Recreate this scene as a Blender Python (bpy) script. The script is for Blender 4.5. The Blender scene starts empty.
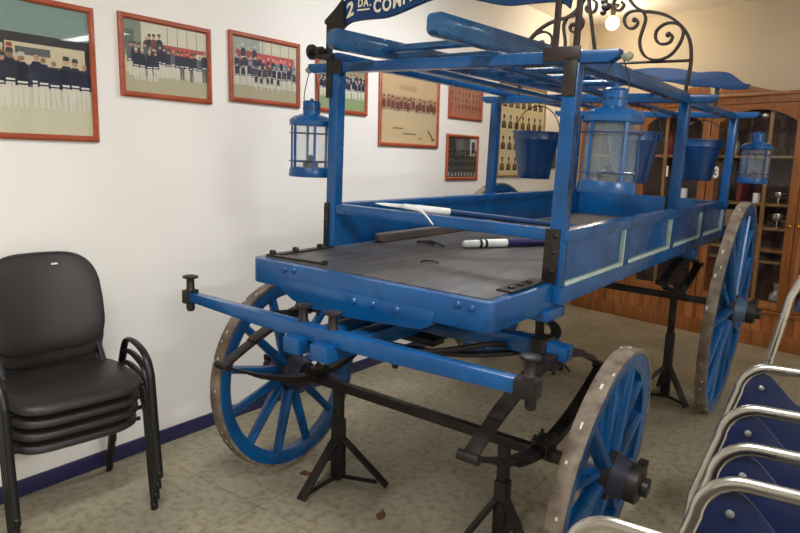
import bpy, bmesh, math, random
from mathutils import Vector, Matrix
from mathutils.geometry import tessellate_polygon
C = bpy.context.scene.collection
PI = math.pi
rnd = random.Random(7)

# ------------------------------------------------------------------ materials
MATS = {}
def lin(c):
    return tuple((v / 12.92 if v <= .04045 else ((v + .055) / 1.055) ** 2.4) for v in [x / 255 for x in c])
def mat(name, rgb, rough=.5, metal=0., rgb2=None, scale=8., lo=.4, hi=.65, bump=0., bscale=60., coat=0., rvar=0., detail=6., stretch=None, spec=.5):
    """rgb in sRGB 0-255; rgb2 mixed in by noise"""
    if name in MATS: return MATS[name]
    m = bpy.data.materials.new(name); m.use_nodes = True
    nt = m.node_tree; b = nt.nodes['Principled BSDF']
    b.inputs['Base Color'].default_value = (*lin(rgb), 1)
    b.inputs['Roughness'].default_value = rough; b.inputs['Metallic'].default_value = metal
    b.inputs['Coat Weight'].default_value = coat; b.inputs['Coat Roughness'].default_value = .12
    b.inputs['Specular IOR Level'].default_value = spec
    if rgb2 or bump or rvar:
        tc = nt.nodes.new('ShaderNodeTexCoord'); mp = nt.nodes.new('ShaderNodeMapping')
        nt.links.new(tc.outputs['Object'], mp.inputs['Vector'])
        if stretch: mp.inputs['Scale'].default_value = stretch
        n = nt.nodes.new('ShaderNodeTexNoise'); n.inputs['Scale'].default_value = scale; n.inputs['Detail'].default_value = detail
        nt.links.new(mp.outputs[0], n.inputs['Vector'])
        if rgb2:
            r = nt.nodes.new('ShaderNodeValToRGB'); r.color_ramp.elements[0].position = lo; r.color_ramp.elements[1].position = hi
            r.color_ramp.elements[0].color = (*lin(rgb), 1); r.color_ramp.elements[1].color = (*lin(rgb2), 1)
            nt.links.new(n.outputs['Fac'], r.inputs['Fac']); nt.links.new(r.outputs['Color'], b.inputs['Base Color'])
        if rvar:
            mr = nt.nodes.new('ShaderNodeMapRange'); mr.inputs['From Min'].default_value = .3; mr.inputs['From Max'].default_value = .7
            mr.inputs['To Min'].default_value = max(0.02, rough - rvar); mr.inputs['To Max'].default_value = rough + rvar
            nt.links.new(n.outputs['Fac'], mr.inputs['Value']); nt.links.new(mr.outputs[0], b.inputs['Roughness'])
        if bump:
            n2 = nt.nodes.new('ShaderNodeTexNoise'); n2.inputs['Scale'].default_value = bscale; n2.inputs['Detail'].default_value = 4
            nt.links.new(mp.outputs[0], n2.inputs['Vector'])
            bp = nt.nodes.new('ShaderNodeBump'); bp.inputs['Strength'].default_value = bump; bp.inputs['Distance'].default_value = .004
            nt.links.new(n2.outputs['Fac'], bp.inputs['Height']); nt.links.new(bp.outputs[0], b.inputs['Normal'])
    MATS[name] = m
    return m
def mglass(name, rgb=(252, 253, 253), refl=.06, rough=.02):
    """thin window glass: mostly clear, reflecting by fresnel"""
    if name in MATS: return MATS[name]
    m = bpy.data.materials.new(name); m.use_nodes = True; nt = m.node_tree
    for n in list(nt.nodes):
        if n.type != 'OUTPUT_MATERIAL': nt.nodes.remove(n)
    out = [n for n in nt.nodes if n.type == 'OUTPUT_MATERIAL'][0]
    t = nt.nodes.new('ShaderNodeBsdfTransparent'); t.inputs[0].default_value = (*lin(rgb), 1)
    g = nt.nodes.new('ShaderNodeBsdfGlossy'); g.inputs['Roughness'].default_value = rough
    f = nt.nodes.new('ShaderNodeFresnel'); f.inputs['IOR'].default_value = 1.45
    mx = nt.nodes.new('ShaderNodeMixShader')
    ge = nt.nodes.new('ShaderNodeNewGeometry'); inv = nt.nodes.new('ShaderNodeMath'); inv.operation = 'SUBTRACT'; inv.inputs[0].default_value = 1
    nt.links.new(ge.outputs['Backfacing'], inv.inputs[1]); fm_ = nt.nodes.new('ShaderNodeMath'); fm_.operation = 'MULTIPLY'
    nt.links.new(f.outputs[0], fm_.inputs[0]); nt.links.new(inv.outputs[0], fm_.inputs[1]); nt.links.new(fm_.outputs[0], mx.inputs[0]); nt.links.new(t.outputs[0], mx.inputs[1]); nt.links.new(g.outputs[0], mx.inputs[2])
    nt.links.new(mx.outputs[0], out.inputs['Surface'])
    MATS[name] = m; return m
def memit(name, rgb, s):
    m = bpy.data.materials.new(name); m.use_nodes = True; b = m.node_tree.nodes['Principled BSDF']
    b.inputs['Base Color'].default_value = (*lin(rgb), 1)
    b.inputs['Emission Color'].default_value = (*lin(rgb), 1); b.inputs['Emission Strength'].default_value = s
    MATS[name] = m; return m

BLUE = mat('blue_gloss_paint', (9, 78, 134), .28, rgb2=(7, 64, 114), scale=5, lo=.4, hi=.7, bump=.12, bscale=26, coat=.2, rvar=.08, spec=.4)
BLUE_D = mat('navy_gloss_paint', (20, 40, 92), .3, bump=.1, bscale=26, coat=.3)
BLUE_R = mat('ladder_blue_paint', (16, 78, 122), .2, rgb2=(9, 56, 98), scale=14, lo=.4, hi=.7, bump=1., bscale=95, coat=.5, rvar=.1)
BLUE_B = mat('bucket_blue_paint', (8, 60, 112), .3, rgb2=(7, 50, 98), scale=4, coat=.3)
BLUE_S = mat('sign_blue_paint', (18, 54, 96), .5, spec=.3)
IRON = mat('black_iron', (26, 23, 22), .42, .0, rgb2=(40, 32, 28), scale=14, bump=.25, bscale=70, rvar=.1, spec=.35)
IRON_P = mat('dark_wrought_iron', (50, 36, 31), .42, .0, rgb2=(36, 27, 24), scale=20, bump=.1, spec=.4)
TYRE = mat('worn_tyre_iron', (128, 116, 102), .75, rgb2=(88, 74, 60), scale=16, lo=.35, hi=.65, bump=.5, bscale=90)
CHIP = mat('pale_paint_chip', (205, 200, 190), .7)
TRIM = mat('pale_trim_paint', (172, 188, 180), .5)
STEEL = mat('bolt_steel', (150, 150, 150), .35, .8)
CHROME = mat('chrome_tube', (190, 186, 178), .26, 1., rvar=.08, scale=6)
NAVY = mat('navy_chair_panel', (13, 27, 62), .38, rgb2=(11, 22, 54), scale=4, coat=.1)
PALE = mat('pale_grey_chair_panel', (190, 184, 176), .4)
VINYL = mat('dark_brown_vinyl', (37, 33, 31), .42, bump=.2, bscale=220, rgb2=(31, 28, 26), scale=3, spec=.4)
BLACKP = mat('black_powder_coat', (20, 19, 19), .4, spec=.4)
WHITEP = mat('white_paint', (232, 232, 230), .4, rgb2=(205, 205, 205), scale=18, lo=.5, hi=.75)
CREAM = mat('cream_lettering', (226, 216, 190), .55)
FRAMEW = mat('red_brown_frame_wood', (166, 78, 44), .35, rgb2=(148, 64, 36), scale=9, coat=.2, stretch=(1, 1, 4))
CABW = mat('honey_cabinet_wood', (154, 94, 42), .42, rgb2=(122, 70, 30), scale=5, lo=.35, hi=.7, stretch=(7, 7, .7), coat=.15, bump=.05)
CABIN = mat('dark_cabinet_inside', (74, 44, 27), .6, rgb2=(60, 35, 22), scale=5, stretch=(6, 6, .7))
SHELFW = mat('shelf_edge_wood', (140, 98, 52), .5)
GLASS = mglass('clear_glass')
SILVER = mat('silver_plate', (215, 210, 200), .14, 1.)
BRASS = mat('brass', (190, 150, 70), .25, 1.)
BOX_C = mat('cream_card', (206, 192, 168), .7)
LEAF = mat('dry_leaf', (104, 62, 30), .8, rgb2=(80, 44, 22), scale=40)
SKIRT = mat('navy_skirting_paint', (34, 34, 76), .35, coat=.2)
SEPIA = mat('rope_knob_wood', (140, 140, 118), .5)

def wall_mat(name, rgb, rgb2):
    m = mat(name, rgb, .62, rgb2=rgb2, scale=1.3, lo=.3, hi=.75, bump=.12, bscale=14, detail=4)
    return m
WALL = wall_mat('cream_plaster', (236, 232, 226), (230, 225, 218))
WALLB = wall_mat('beige_plaster', (200, 188, 166), (192, 179, 156))
CEIL = mat('ceiling_white', (236, 230, 220), .7)

def floor_mat():
    m = bpy.data.materials.new('worn_linoleum_tiles'); m.use_nodes = True; nt = m.node_tree; b = nt.nodes['Principled BSDF']
    tc = nt.nodes.new('ShaderNodeTexCoord')
    def noise(s, d=6):
        n = nt.nodes.new('ShaderNodeTexNoise'); n.inputs['Scale'].default_value = s; n.inputs['Detail'].default_value = d
        nt.links.new(tc.outputs['Object'], n.inputs['Vector']); return n
    def ramp(n, lo, hi, c1, c2):
        r = nt.nodes.new('ShaderNodeValToRGB'); r.color_ramp.elements[0].position = lo; r.color_ramp.elements[1].position = hi
        r.color_ramp.elements[0].color = (*lin(c1), 1); r.color_ramp.elements[1].color = (*lin(c2), 1)
        nt.links.new(n.outputs['Fac'], r.inputs['Fac']); return r
    base = ramp(noise(2.2), .35, .68, (162, 153, 130), (142, 135, 115))
    speck = ramp(noise(26, 8), .46, .72, (255, 255, 255), (205, 196, 182))
    mul = nt.nodes.new('ShaderNodeMix'); mul.data_type = 'RGBA'; mul.blend_type = 'MULTIPLY'; mul.inputs[0].default_value = 1
    nt.links.new(base.outputs[0], mul.inputs[6]); nt.links.new(speck.outputs[0], mul.inputs[7])
    # tile joints: 1.2 m sheets
    br = nt.nodes.new('ShaderNodeTexBrick'); br.offset = 0; br.inputs['Scale'].default_value = 1
    br.inputs['Brick Width'].default_value = .9; br.inputs['Row Height'].default_value = .9; br.inputs['Mortar Size'].default_value = .003
    br.inputs['Color1'].default_value = (1, 1, 1, 1); br.inputs['Color2'].default_value = (.96, .95, .93, 1); br.inputs['Mortar'].default_value = (.62, .58, .53, 1)
    nt.links.new(tc.outputs['Object'], br.inputs['Vector'])
    m2 = nt.nodes.new('ShaderNodeMix'); m2.data_type = 'RGBA'; m2.blend_type = 'MULTIPLY'; m2.inputs[0].default_value = 1
    nt.links.new(mul.outputs[2], m2.inputs[6]); nt.links.new(br.outputs['Color'], m2.inputs[7])
    nt.links.new(m2.outputs[2], b.inputs['Base Color'])
    mr = nt.nodes.new('ShaderNodeMapRange'); mr.inputs['To Min'].default_value = .38; mr.inputs['To Max'].default_value = .62
    nt.links.new(noise(5).outputs['Fac'], mr.inputs['Value']); nt.links.new(mr.outputs[0], b.inputs['Roughness'])
    return m
FLOOR = floor_mat()

def deck_mat():
    m = bpy.data.materials.new('worn_deck_planks'); m.use_nodes = True; nt = m.node_tree; b = nt.nodes['Principled BSDF']
    tc = nt.nodes.new('ShaderNodeTexCoord'); mp = nt.nodes.new('ShaderNodeMapping'); mp.inputs['Scale'].default_value = (14, 1.6, 6)
    nt.links.new(tc.outputs['Object'], mp.inputs['Vector'])
    n = nt.nodes.new('ShaderNodeTexNoise'); n.inputs['Scale'].default_value = 2; n.inputs['Detail'].default_value = 8
    nt.links.new(mp.outputs[0], n.inputs['Vector'])
    r = nt.nodes.new('ShaderNodeValToRGB'); r.color_ramp.elements[0].position = .34; r.color_ramp.elements[1].position = .7
    r.color_ramp.elements[0].color = (*lin((48, 48, 50)), 1); r.color_ramp.elements[1].color = (*lin((84, 79, 77)), 1)
    nt.links.new(n.outputs['Fac'], r.inputs['Fac'])
    sx = nt.nodes.new('ShaderNodeSeparateXYZ'); nt.links.new(tc.outputs['Object'], sx.inputs[0])
    a = nt.nodes.new('ShaderNodeMath'); a.operation = 'MULTIPLY_ADD'; a.inputs[1].default_value = 1 / .19; a.inputs[2].default_value = 20.35
    nt.links.new(sx.outputs[0], a.inputs[0])
    f = nt.nodes.new('ShaderNodeMath'); f.operation = 'FRACT'; nt.links.new(a.outputs[0], f.inputs[0])
    g = nt.nodes.new('ShaderNodeMath'); g.operation = 'LESS_THAN'; g.inputs[1].default_value = .035; nt.links.new(f.outputs[0], g.inputs[0])
    mx = nt.nodes.new('ShaderNodeMix'); mx.data_type = 'RGBA'; mx.inputs[7].default_value = (*lin((40, 38, 38)), 1)
    nt.links.new(g.outputs[0], mx.inputs[0]); nt.links.new(r.outputs[0], mx.inputs[6])
    nt.links.new(mx.outputs[2], b.inputs['Base Color']); b.inputs['Roughness'].default_value = .42
    bp = nt.nodes.new('ShaderNodeBump'); bp.inputs['Strength'].default_value = .25; bp.inputs['Distance'].default_value = .004
    nt.links.new(n.outputs['Fac'], bp.inputs['Height']); nt.links.new(bp.outputs[0], b.inputs['Normal'])
    return m
DECK = deck_mat()
def plank_mat():
    m = bpy.data.materials.new('cabinet_plank_panel'); m.use_nodes = True; nt = m.node_tree; b = nt.nodes['Principled BSDF']
    tc = nt.nodes.new('ShaderNodeTexCoord'); mp = nt.nodes.new('ShaderNodeMapping'); mp.inputs['Scale'].default_value = (8, 8, .8)
    nt.links.new(tc.outputs['Object'], mp.inputs['Vector'])
    n = nt.nodes.new('ShaderNodeTexNoise'); n.inputs['Scale'].default_value = 3; nt.links.new(mp.outputs[0], n.inputs['Vector'])
    sx = nt.nodes.new('ShaderNodeSeparateXYZ'); nt.links.new(tc.outputs['Object'], sx.inputs[0])
    a = nt.nodes.new('ShaderNodeMath'); a.operation = 'MULTIPLY'; a.inputs[1].default_value = 1 / .085; nt.links.new(sx.outputs[0], a.inputs[0])
    fl = nt.nodes.new('ShaderNodeMath'); fl.operation = 'FLOOR'; nt.links.new(a.outputs[0], fl.inputs[0])
    wn = nt.nodes.new('ShaderNodeTexWhiteNoise'); wn.noise_dimensions = '1D'; nt.links.new(fl.outputs[0], wn.inputs['W'])
    ad = nt.nodes.new('ShaderNodeMath'); ad.operation = 'MULTIPLY_ADD'; ad.inputs[1].default_value = .5; nt.links.new(wn.outputs['Value'], ad.inputs[0]); nt.links.new(n.outputs['Fac'], ad.inputs[2])
    r = nt.nodes.new('ShaderNodeValToRGB'); r.color_ramp.elements[0].position = .4; r.color_ramp.elements[1].position = 1.
    r.color_ramp.elements[0].color = (*lin((122, 70, 34)), 1); r.color_ramp.elements[1].color = (*lin((178, 112, 58)), 1)
    nt.links.new(ad.outputs[0], r.inputs['Fac'])
    f = nt.nodes.new('ShaderNodeMath'); f.operation = 'FRACT'; nt.links.new(a.outputs[0], f.inputs[0])
    g = nt.nodes.new('ShaderNodeMath'); g.operation = 'LESS_THAN'; g.inputs[1].default_value = .07; nt.links.new(f.outputs[0], g.inputs[0])
    mx = nt.nodes.new('ShaderNodeMix'); mx.data_type = 'RGBA'; mx.inputs[7].default_value = (*lin((84, 46, 24)), 1)
    nt.links.new(g.outputs[0], mx.inputs[0]); nt.links.new(r.outputs[0], mx.inputs[6]); nt.links.new(mx.outputs[2], b.inputs['Base Color'])
    b.inputs['Roughness'].default_value = .4
    return m
PLANK = plank_mat()

# ------------------------------------------------------------------ mesh builder
class MB:
    def __init__(s): s.v = []; s.f = []; s.m = []; s.s = []; s.mi = 0
    def add(s, vs, fs, smooth=False, mi=None):
        o = len(s.v); s.v += [tuple(v) for v in vs]
        for f in fs: s.f.append([i + o for i in f]); s.m.append(s.mi if mi is None else mi); s.s.append(smooth)
        return s
    def box(s, x0, x1, y0, y1, z0, z1, mi=None):
        vs = [(x, y, z) for x in (x0, x1) for y in (y0, y1) for z in (z0, z1)]
        return s.add(vs, [(0, 1, 3, 2), (4, 6, 7, 5), (0, 4, 5, 1), (2, 3, 7, 6), (0, 2, 6, 4), (1, 5, 7, 3)], mi=mi)
    def obox(s, M, sx, sy, sz, mi=None):
        vs = [M @ Vector((x * sx / 2, y * sy / 2, z * sz / 2)) for x in (-1, 1) for y in (-1, 1) for z in (-1, 1)]
        return s.add(vs, [(0, 1, 3, 2), (4, 6, 7, 5), (0, 4, 5, 1), (2, 3, 7, 6), (0, 2, 6, 4), (1, 5, 7, 3)], mi=mi)
    def bar(s, p, q, w, h, up=(0, 0, 1), w2=None, h2=None, mi=None):
        p = Vector(p); q = Vector(q); d = (q - p).normalized(); u = Vector(up); x = d.cross(u).normalized(); u = x.cross(d)
        w2 = w if w2 is None else w2; h2 = h if h2 is None else h2
        vs = [p + x * a * w / 2 + u * b * h / 2 for a, b in ((-1, -1), (1, -1), (1, 1), (-1, 1))] + [q + x * a * w2 / 2 + u * b * h2 / 2 for a, b in ((-1, -1), (1, -1), (1, 1), (-1, 1))]
        return s.add(vs, [(3, 2, 1, 0), (4, 5, 6, 7), (0, 1, 5, 4), (1, 2, 6, 5), (2, 3, 7, 6), (3, 0, 4, 7)], mi=mi)
    def sweep(s, pts, prof, side, closed=False, smooth=True, mi=None):
        """prof: 2D (a along side, b along normal) polygon; side: fixed axis"""
        pts = [Vector(p) for p in pts]; n = len(pts); sd = Vector(side).normalized(); rings = []
        for i in range(n):
            t = (pts[(i + 1) % n] - pts[i - 1]) if closed else (pts[min(i + 1, n - 1)] - pts[max(i - 1, 0)])
            t.normalize(); nn = sd.cross(t).normalized()
            pr = prof(i / (n - 1)) if callable(prof) else prof
            rings.append([pts[i] + sd * a + nn * b for a, b in pr])
        return s.loft(rings, closed, smooth, mi)
    def loft(s, rings, closed=False, smooth=True, mi=None, cap=True):
        k = len(rings[0]); n = len(rings); vs = [v for r in rings for v in r]; fs = []
        for i in range(n if closed else n - 1):
            a = i * k; b = ((i + 1) % n) * k
            for j in range(k): fs.append((a + j, a + (j + 1) % k, b + (j + 1) % k, b + j))
        s.add(vs, fs, smooth, mi)
        if not closed and cap:
            o = len(s.v) - len(vs)
            s.f.append([o + j for j in range(k)][::-1]); s.f.append([o + (n - 1) * k + j for j in range(k)])
            s.m += [s.mi if mi is None else mi] * 2; s.s += [False, False]
        return s
    def tube(s, pts, r, n=8, closed=False, mi=None, flat=1., up=None):
        pts = [Vector(p) for p in pts]; m = len(pts); rings = []; prev = None
        for i in range(m):
            t = (pts[(i + 1) % m] - pts[i - 1]) if closed else (pts[min(i + 1, m - 1)] - pts[max(i - 1, 0)])
            t.normalize()
            if prev is None:
                a = Vector(up) if up else (Vector((0, 0, 1)) if abs(t.z) < .9 else Vector((1, 0, 0)))
                x = (a - t * a.dot(t)).normalized()
            else: x = (prev - t * prev.dot(t)).normalized()
            prev = x; y = t.cross(x)
            rr = r[i] if isinstance(r, (list, tuple)) else r
            rings.append([pts[i] + x * math.cos(2 * PI * j / n) * rr + y * math.sin(2 * PI * j / n) * rr * flat for j in range(n)])
        return s.loft(rings, closed, True, mi)
    def lathe(s, prof, n=28, M=None, mi=None, smooth=True, closed=False):
        """prof [(r,z)]; around Z; M matrix"""
        M = M or Matrix(); vs = []; fs = []
        for r, z in prof:
            for j in range(n): vs.append(M @ Vector((r * math.cos(2 * PI * j / n), r * math.sin(2 * PI * j / n), z)))
        k = len(prof)
        for i in range(k if closed else k - 1):
            for j in range(n):
                a = i * n; b = ((i + 1) % k) * n
                fs.append((a + j, a + (j + 1) % n, b + (j + 1) % n, b + j))
        s.add(vs, fs, smooth, mi)
        if not closed:
            o = len(s.v) - len(vs)
            for base, r in ((0, prof[0][0]), ((k - 1) * n, prof[-1][0])):
                if r > 1e-5:
                    s.f.append([o + base + j for j in range(n)]); s.m.append(s.mi if mi is None else mi); s.s.append(False)
        return s
    def prism(s, poly, fn, d0, d1, mi=None, smooth=False):
        """poly 2D; fn(a,b,d)->xyz"""
        n = len(poly); vs = [fn(a, b, d0) for a, b in poly] + [fn(a, b, d1) for a, b in poly]
        tri = tessellate_polygon([[Vector((a, b, 0)) for a, b in poly]])
        fs = [list(t) for t in tri] + [[i + n for i in t[::-1]] for t in tri] + [(i, (i + 1) % n, n + (i + 1) % n, n + i) for i in range(n)]
        return s.add(vs, fs, smooth, mi)
    def ball(s, c, r, n=12, sc=(1, 1, 1), mi=None):
        prof = [(r * math.sin(PI * i / n), -r * math.cos(PI * i / n)) for i in range(n + 1)]
        prof[0] = (1e-6, -r); prof[-1] = (1e-6, r)
        return s.lathe(prof, n + 4, Matrix.Translation(c) @ Matrix.Diagonal((*sc, 1)), mi)
    def build(s, name, mats, parent=None, bevel=0., M=None, seg=2):
        me = bpy.data.meshes.new(name); me.from_pydata(s.v, [], s.f)
        mats = mats if isinstance(mats, (list, tuple)) else [mats]
        for m in mats: me.materials.append(m)
        for p, mi, sm in zip(me.polygons, s.m, s.s): p.material_index = mi; p.use_smooth = sm
        bm = bmesh.new(); bm.from_mesh(me); bmesh.ops.remove_doubles(bm, verts=bm.verts, dist=1e-6)
        bmesh.ops.recalc_face_normals(bm, faces=bm.faces)
        if bevel:
            ed = [e for e in bm.edges if len(e.link_faces) == 2 and e.calc_face_angle(0) > .6]
            bmesh.ops.bevel(bm, geom=ed, offset=bevel, segments=seg, affect='EDGES', profile=.6, clamp_overlap=True)
        bm.to_mesh(me); bm.free()
        me.set_sharp_from_angle(angle=.65)
        o = bpy.data.objects.new(name, me); C.objects.link(o)
        if parent: o.parent = parent
        if M is not None: o.matrix_local = M
        return o

def smoothpts(P, k=6, closed=False):
    """Catmull-Rom through points"""
    P = [Vector(p) for p in P]; out = []; n = len(P)
    for i in range(n if closed else n - 1):
        p0 = P[(i - 1) % n] if closed or i > 0 else P[0]; p1 = P[i]; p2 = P[(i + 1) % n]; p3 = P[(i + 2) % n] if closed or i + 2 < n else P[-1]
        for j in range(k):
            t = j / k
            out.append(.5 * ((2 * p1) + (p2 - p0) * t + (2 * p0 - 5 * p1 + 4 * p2 - p3) * t * t + (3 * p1 - p0 - 3 * p2 + p3) * t ** 3))
    if not closed: out.append(P[-1])
    return out
def rect(w, h): return [(-w / 2, -h / 2), (w / 2, -h / 2), (w / 2, h / 2), (-w / 2, h / 2)]

def tag(o, label=None, cat=None, group=None, kind=None):
    if label: o['label'] = label
    if cat: o['category'] = cat
    if group: o['group'] = group
    if kind: o['kind'] = kind
    return o
def thing(name, label, cat, loc=(0, 0, 0), rot=(0, 0, 0), group=None):
    o = bpy.data.objects.new(name, None); C.objects.link(o); o.location = loc; o.rotation_euler = rot; o.empty_display_size = .1
    return tag(o, label, cat, group)
def struct(name, mb, m, bevel=0., label=None): return tag(mb.build(name, m, bevel=bevel), label, None, None, 'structure')
def part(mb, name, m, parent, bevel=0., M=None, label=None):
    o = mb.build(name, m, parent, bevel, M)
    if label: o['label'] = label
    return o

def text_polys(ch, size=1., bold=.0):
    cu = bpy.data.curves.new('t', 'FONT'); cu.body = ch; cu.size = size; cu.fill_mode = 'FRONT'; cu.offset = bold; cu.resolution_u = 3
    o = bpy.data.objects.new('t', cu); C.objects.link(o); bpy.context.view_layer.update()
    me = o.to_mesh(); vs = [v.co.copy() for v in me.vertices]; fs = [list(p.vertices) for p in me.polygons]; o.to_mesh_clear()
    bpy.data.objects.remove(o); bpy.data.curves.remove(cu)
    return vs, fs

# ------------------------------------------------------------------ camera
yaw, pitch, roll, F = .6427, .1621, .0229, 649.9
cy, sy, cp, sp = math.cos(yaw), math.sin(yaw), math.cos(pitch), math.sin(pitch)
fw = Vector((-sy * cp, cy * cp, -sp)); r0 = Vector((cy, sy, 0)); u0 = r0.cross(fw)
r1 = math.cos(roll) * r0 + math.sin(roll) * u0; u1 = -math.sin(roll) * r0 + math.cos(roll) * u0
cam = bpy.data.cameras.new('camera'); cam.sensor_width = 36; cam.lens = F / 800 * 36; cam.clip_start = .05
co = bpy.data.objects.new('camera', cam); C.objects.link(co)
M = Matrix((r1, u1, -fw)).transposed().to_4x4(); M.translation = (3.0145, 0, 1.55); co.matrix_world = M
bpy.context.scene.camera = co

# ------------------------------------------------------------------ room
TH = math.atan(.235); RX, RY0, RZ = 7.2, -2.6, 3.05       # right wall, wall behind, ceiling
def by(x): return 6.512 + .42 / math.cos(TH) - .235 * (x - 1.5)     # back wall line
YB0, YB1 = by(0), by(RX)
def slab(poly, z0, z1): return MB().prism(poly, lambda a, b, d: (a, b, d), z0, z1)
room = [(-.1, RY0 - .1), (RX + .1, RY0 - .1), (RX + .1, by(RX + .1) + .1), (-.1, by(-.1) + .1)]
struct('floor', slab(room, -.06, 0), FLOOR)
struct('ceiling', slab(room, RZ, RZ + .06), CEIL)
struct('wall_left', MB().box(-.1, 0, RY0, YB0, 0, RZ), WALL)
struct('wall_right', MB().box(RX, RX + .1, RY0, YB1, 0, RZ), WALL)
struct('wall_front', MB().box(-.1, RX + .1, RY0 - .1, RY0, 0, RZ), WALL)
struct('wall_back', slab([(0, YB0), (RX, YB1), (RX, YB1 + .1), (0, YB0 + .1)], 0, RZ), WALLB)
struct('baseboard_left', MB().box(0, .014, RY0, YB0 - .27, 0, .078), SKIRT, .002)
struct('trim_1', slab([(0, by(0) - .26), (.235, by(.235) - .26), (.235, by(.235)), (0, by(0))], 0, RZ), WALLB)

# ------------------------------------------------------------------ wall photographs
def pm(rgb): return mat('print_%d_%d_%d' % rgb, rgb, .45)
class Pic:
    """flat printed picture on the left wall: u along +y, v up, 0..1; every shape a coloured polygon, painted glare included"""
    def __init__(s, y0, y1, z0, z1, x): s.y0, s.y1, s.z0, s.z1, s.x = y0, y1, z0, z1, x; s.mb = MB(); s.mats = []; s.k = 0; s.asp = (y1 - y0) / (z1 - z0)
    def mi(s, rgb):
        m = pm(rgb)
        if m not in s.mats: s.mats.append(m)
        return s.mats.index(m)
    def poly(s, pts, rgb):
        s.k += 1; x = s.x + s.k * 8e-6
        s.mb.add([(x, s.y0 + (s.y1 - s.y0) * min(1, max(0, u)), s.z0 + (s.z1 - s.z0) * min(1, max(0, v))) for u, v in pts], [list(range(len(pts)))], mi=s.mi(rgb))
    def rect(s, u0, u1, v0, v1, rgb): s.poly([(u0, v0), (u1, v0), (u1, v1), (u0, v1)], rgb)
    def disc(s, u, v, r, rgb, n=8, sy=1.): s.poly([(u + r * math.cos(2 * PI * i / n), v + r * sy * s.asp * math.sin(2 * PI * i / n)) for i in range(n)], rgb)
    def person(s, u, v, h, coat, legs, skin=(196, 150, 120), hat=None, belt=(225, 220, 210), w=None):
        w = w or h * .215 / s.asp
        if legs:
            for sg in (-1, 1): s.poly([(u + sg * w * .08, v), (u + sg * w * .38, v), (u + sg * w * .44, v + h * .46), (u, v + h * .46)], legs)
        s.poly([(u - w * .42, v + h * .42), (u + w * .42, v + h * .42), (u + w * .56, v + h * .76), (u + w * .3, v + h * .84), (u - w * .3, v + h * .84), (u - w * .56, v + h * .76)], coat)
        for sg in (-1, 1): s.poly([(u + sg * w * .42, v + h * .4), (u + sg * w * .62, v + h * .4), (u + sg * w * .6, v + h * .76), (u + sg * w * .38, v + h * .8)], coat)
        if belt: s.rect(u - w * .42, u + w * .42, v + h * .45, v + h * .485, belt)
        s.disc(u, v + h * .91, w * .26, skin)
        if hat: s.poly([(u - w * .32, v + h * .94), (u + w * .32, v + h * .94), (u + w * .24, v + h * 1.02), (u - w * .24, v + h * 1.02)], hat)
def framed(name, label, y0, y1, z0, z1, draw, fw=.026, fm=FRAMEW, glass=True, group='framed photographs on the left wall', depth=.02, inset=0.):
    t = thing(name, label, 'picture', (0, (y0 + y1) / 2, z0), group=group)
    Mi = Matrix.Translation((0, -(y0 + y1) / 2, -z0))
    f = MB()
    o = [(y0, z0), (y1, z0), (y1, z1), (y0, z1)]; i_ = [(y0 + fw, z0 + fw), (y1 - fw, z0 + fw), (y1 - fw, z1 - fw), (y0 + fw, z1 - fw)]
    prof = [(0, .001), (0, depth * .7), (.3, depth), (.75, depth), (1, depth * .6), (1, .001)]
    rings = []
    for a, b in zip(o, i_): rings.append([(d, a[0] + (b[0] - a[0]) * k, a[1] + (b[1] - a[1]) * k) for k, d in prof])
    f.loft([[Vector(p) for p in r] for r in rings], closed=True, smooth=False)
    part(f, 'frame', fm, t, 0, Mi)
    p = Pic(y0 + fw * .9, y1 - fw * .9, z0 + fw * .9, z1 - fw * .9, .0062); draw(p)
    p.mb.box(.001, .0060, y0 + fw * .9, y1 - fw * .9, z0 + fw * .9, z1 - fw * .9, mi=p.mi((190, 186, 176)))
    part(p.mb, 'photograph', p.mats, t, 0, Mi)
    if glass: part(MB().box(.0095, .0112, y0 + fw * .8, y1 - fw * .8, z0 + fw * .8, z1 - fw * .8), 'glass', GLASS, t, 0, Mi)
    return t
NV, WT, SK, KH = (30, 34, 58), (214, 206, 190), (186, 140, 112), (168, 158, 130)
def row(p, u0, u1, n, v, h, coat, legs, jit=.012, hat=None, skin=SK, belt=(225, 220, 210), r=rnd):
    for k in range(n):
        u = u0 + (u1 - u0) * (k + .5) / n
        c = coat[r.randrange(len(coat))] if isinstance(coat, list) else coat
        l = legs[r.randrange(len(legs))] if isinstance(legs, list) else legs
        p.person(u + r.uniform(-jit, jit), v + r.uniform(-jit, jit), h * r.uniform(.92, 1.08), c, l, skin, hat if r.random() < .7 else None, belt)
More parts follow.
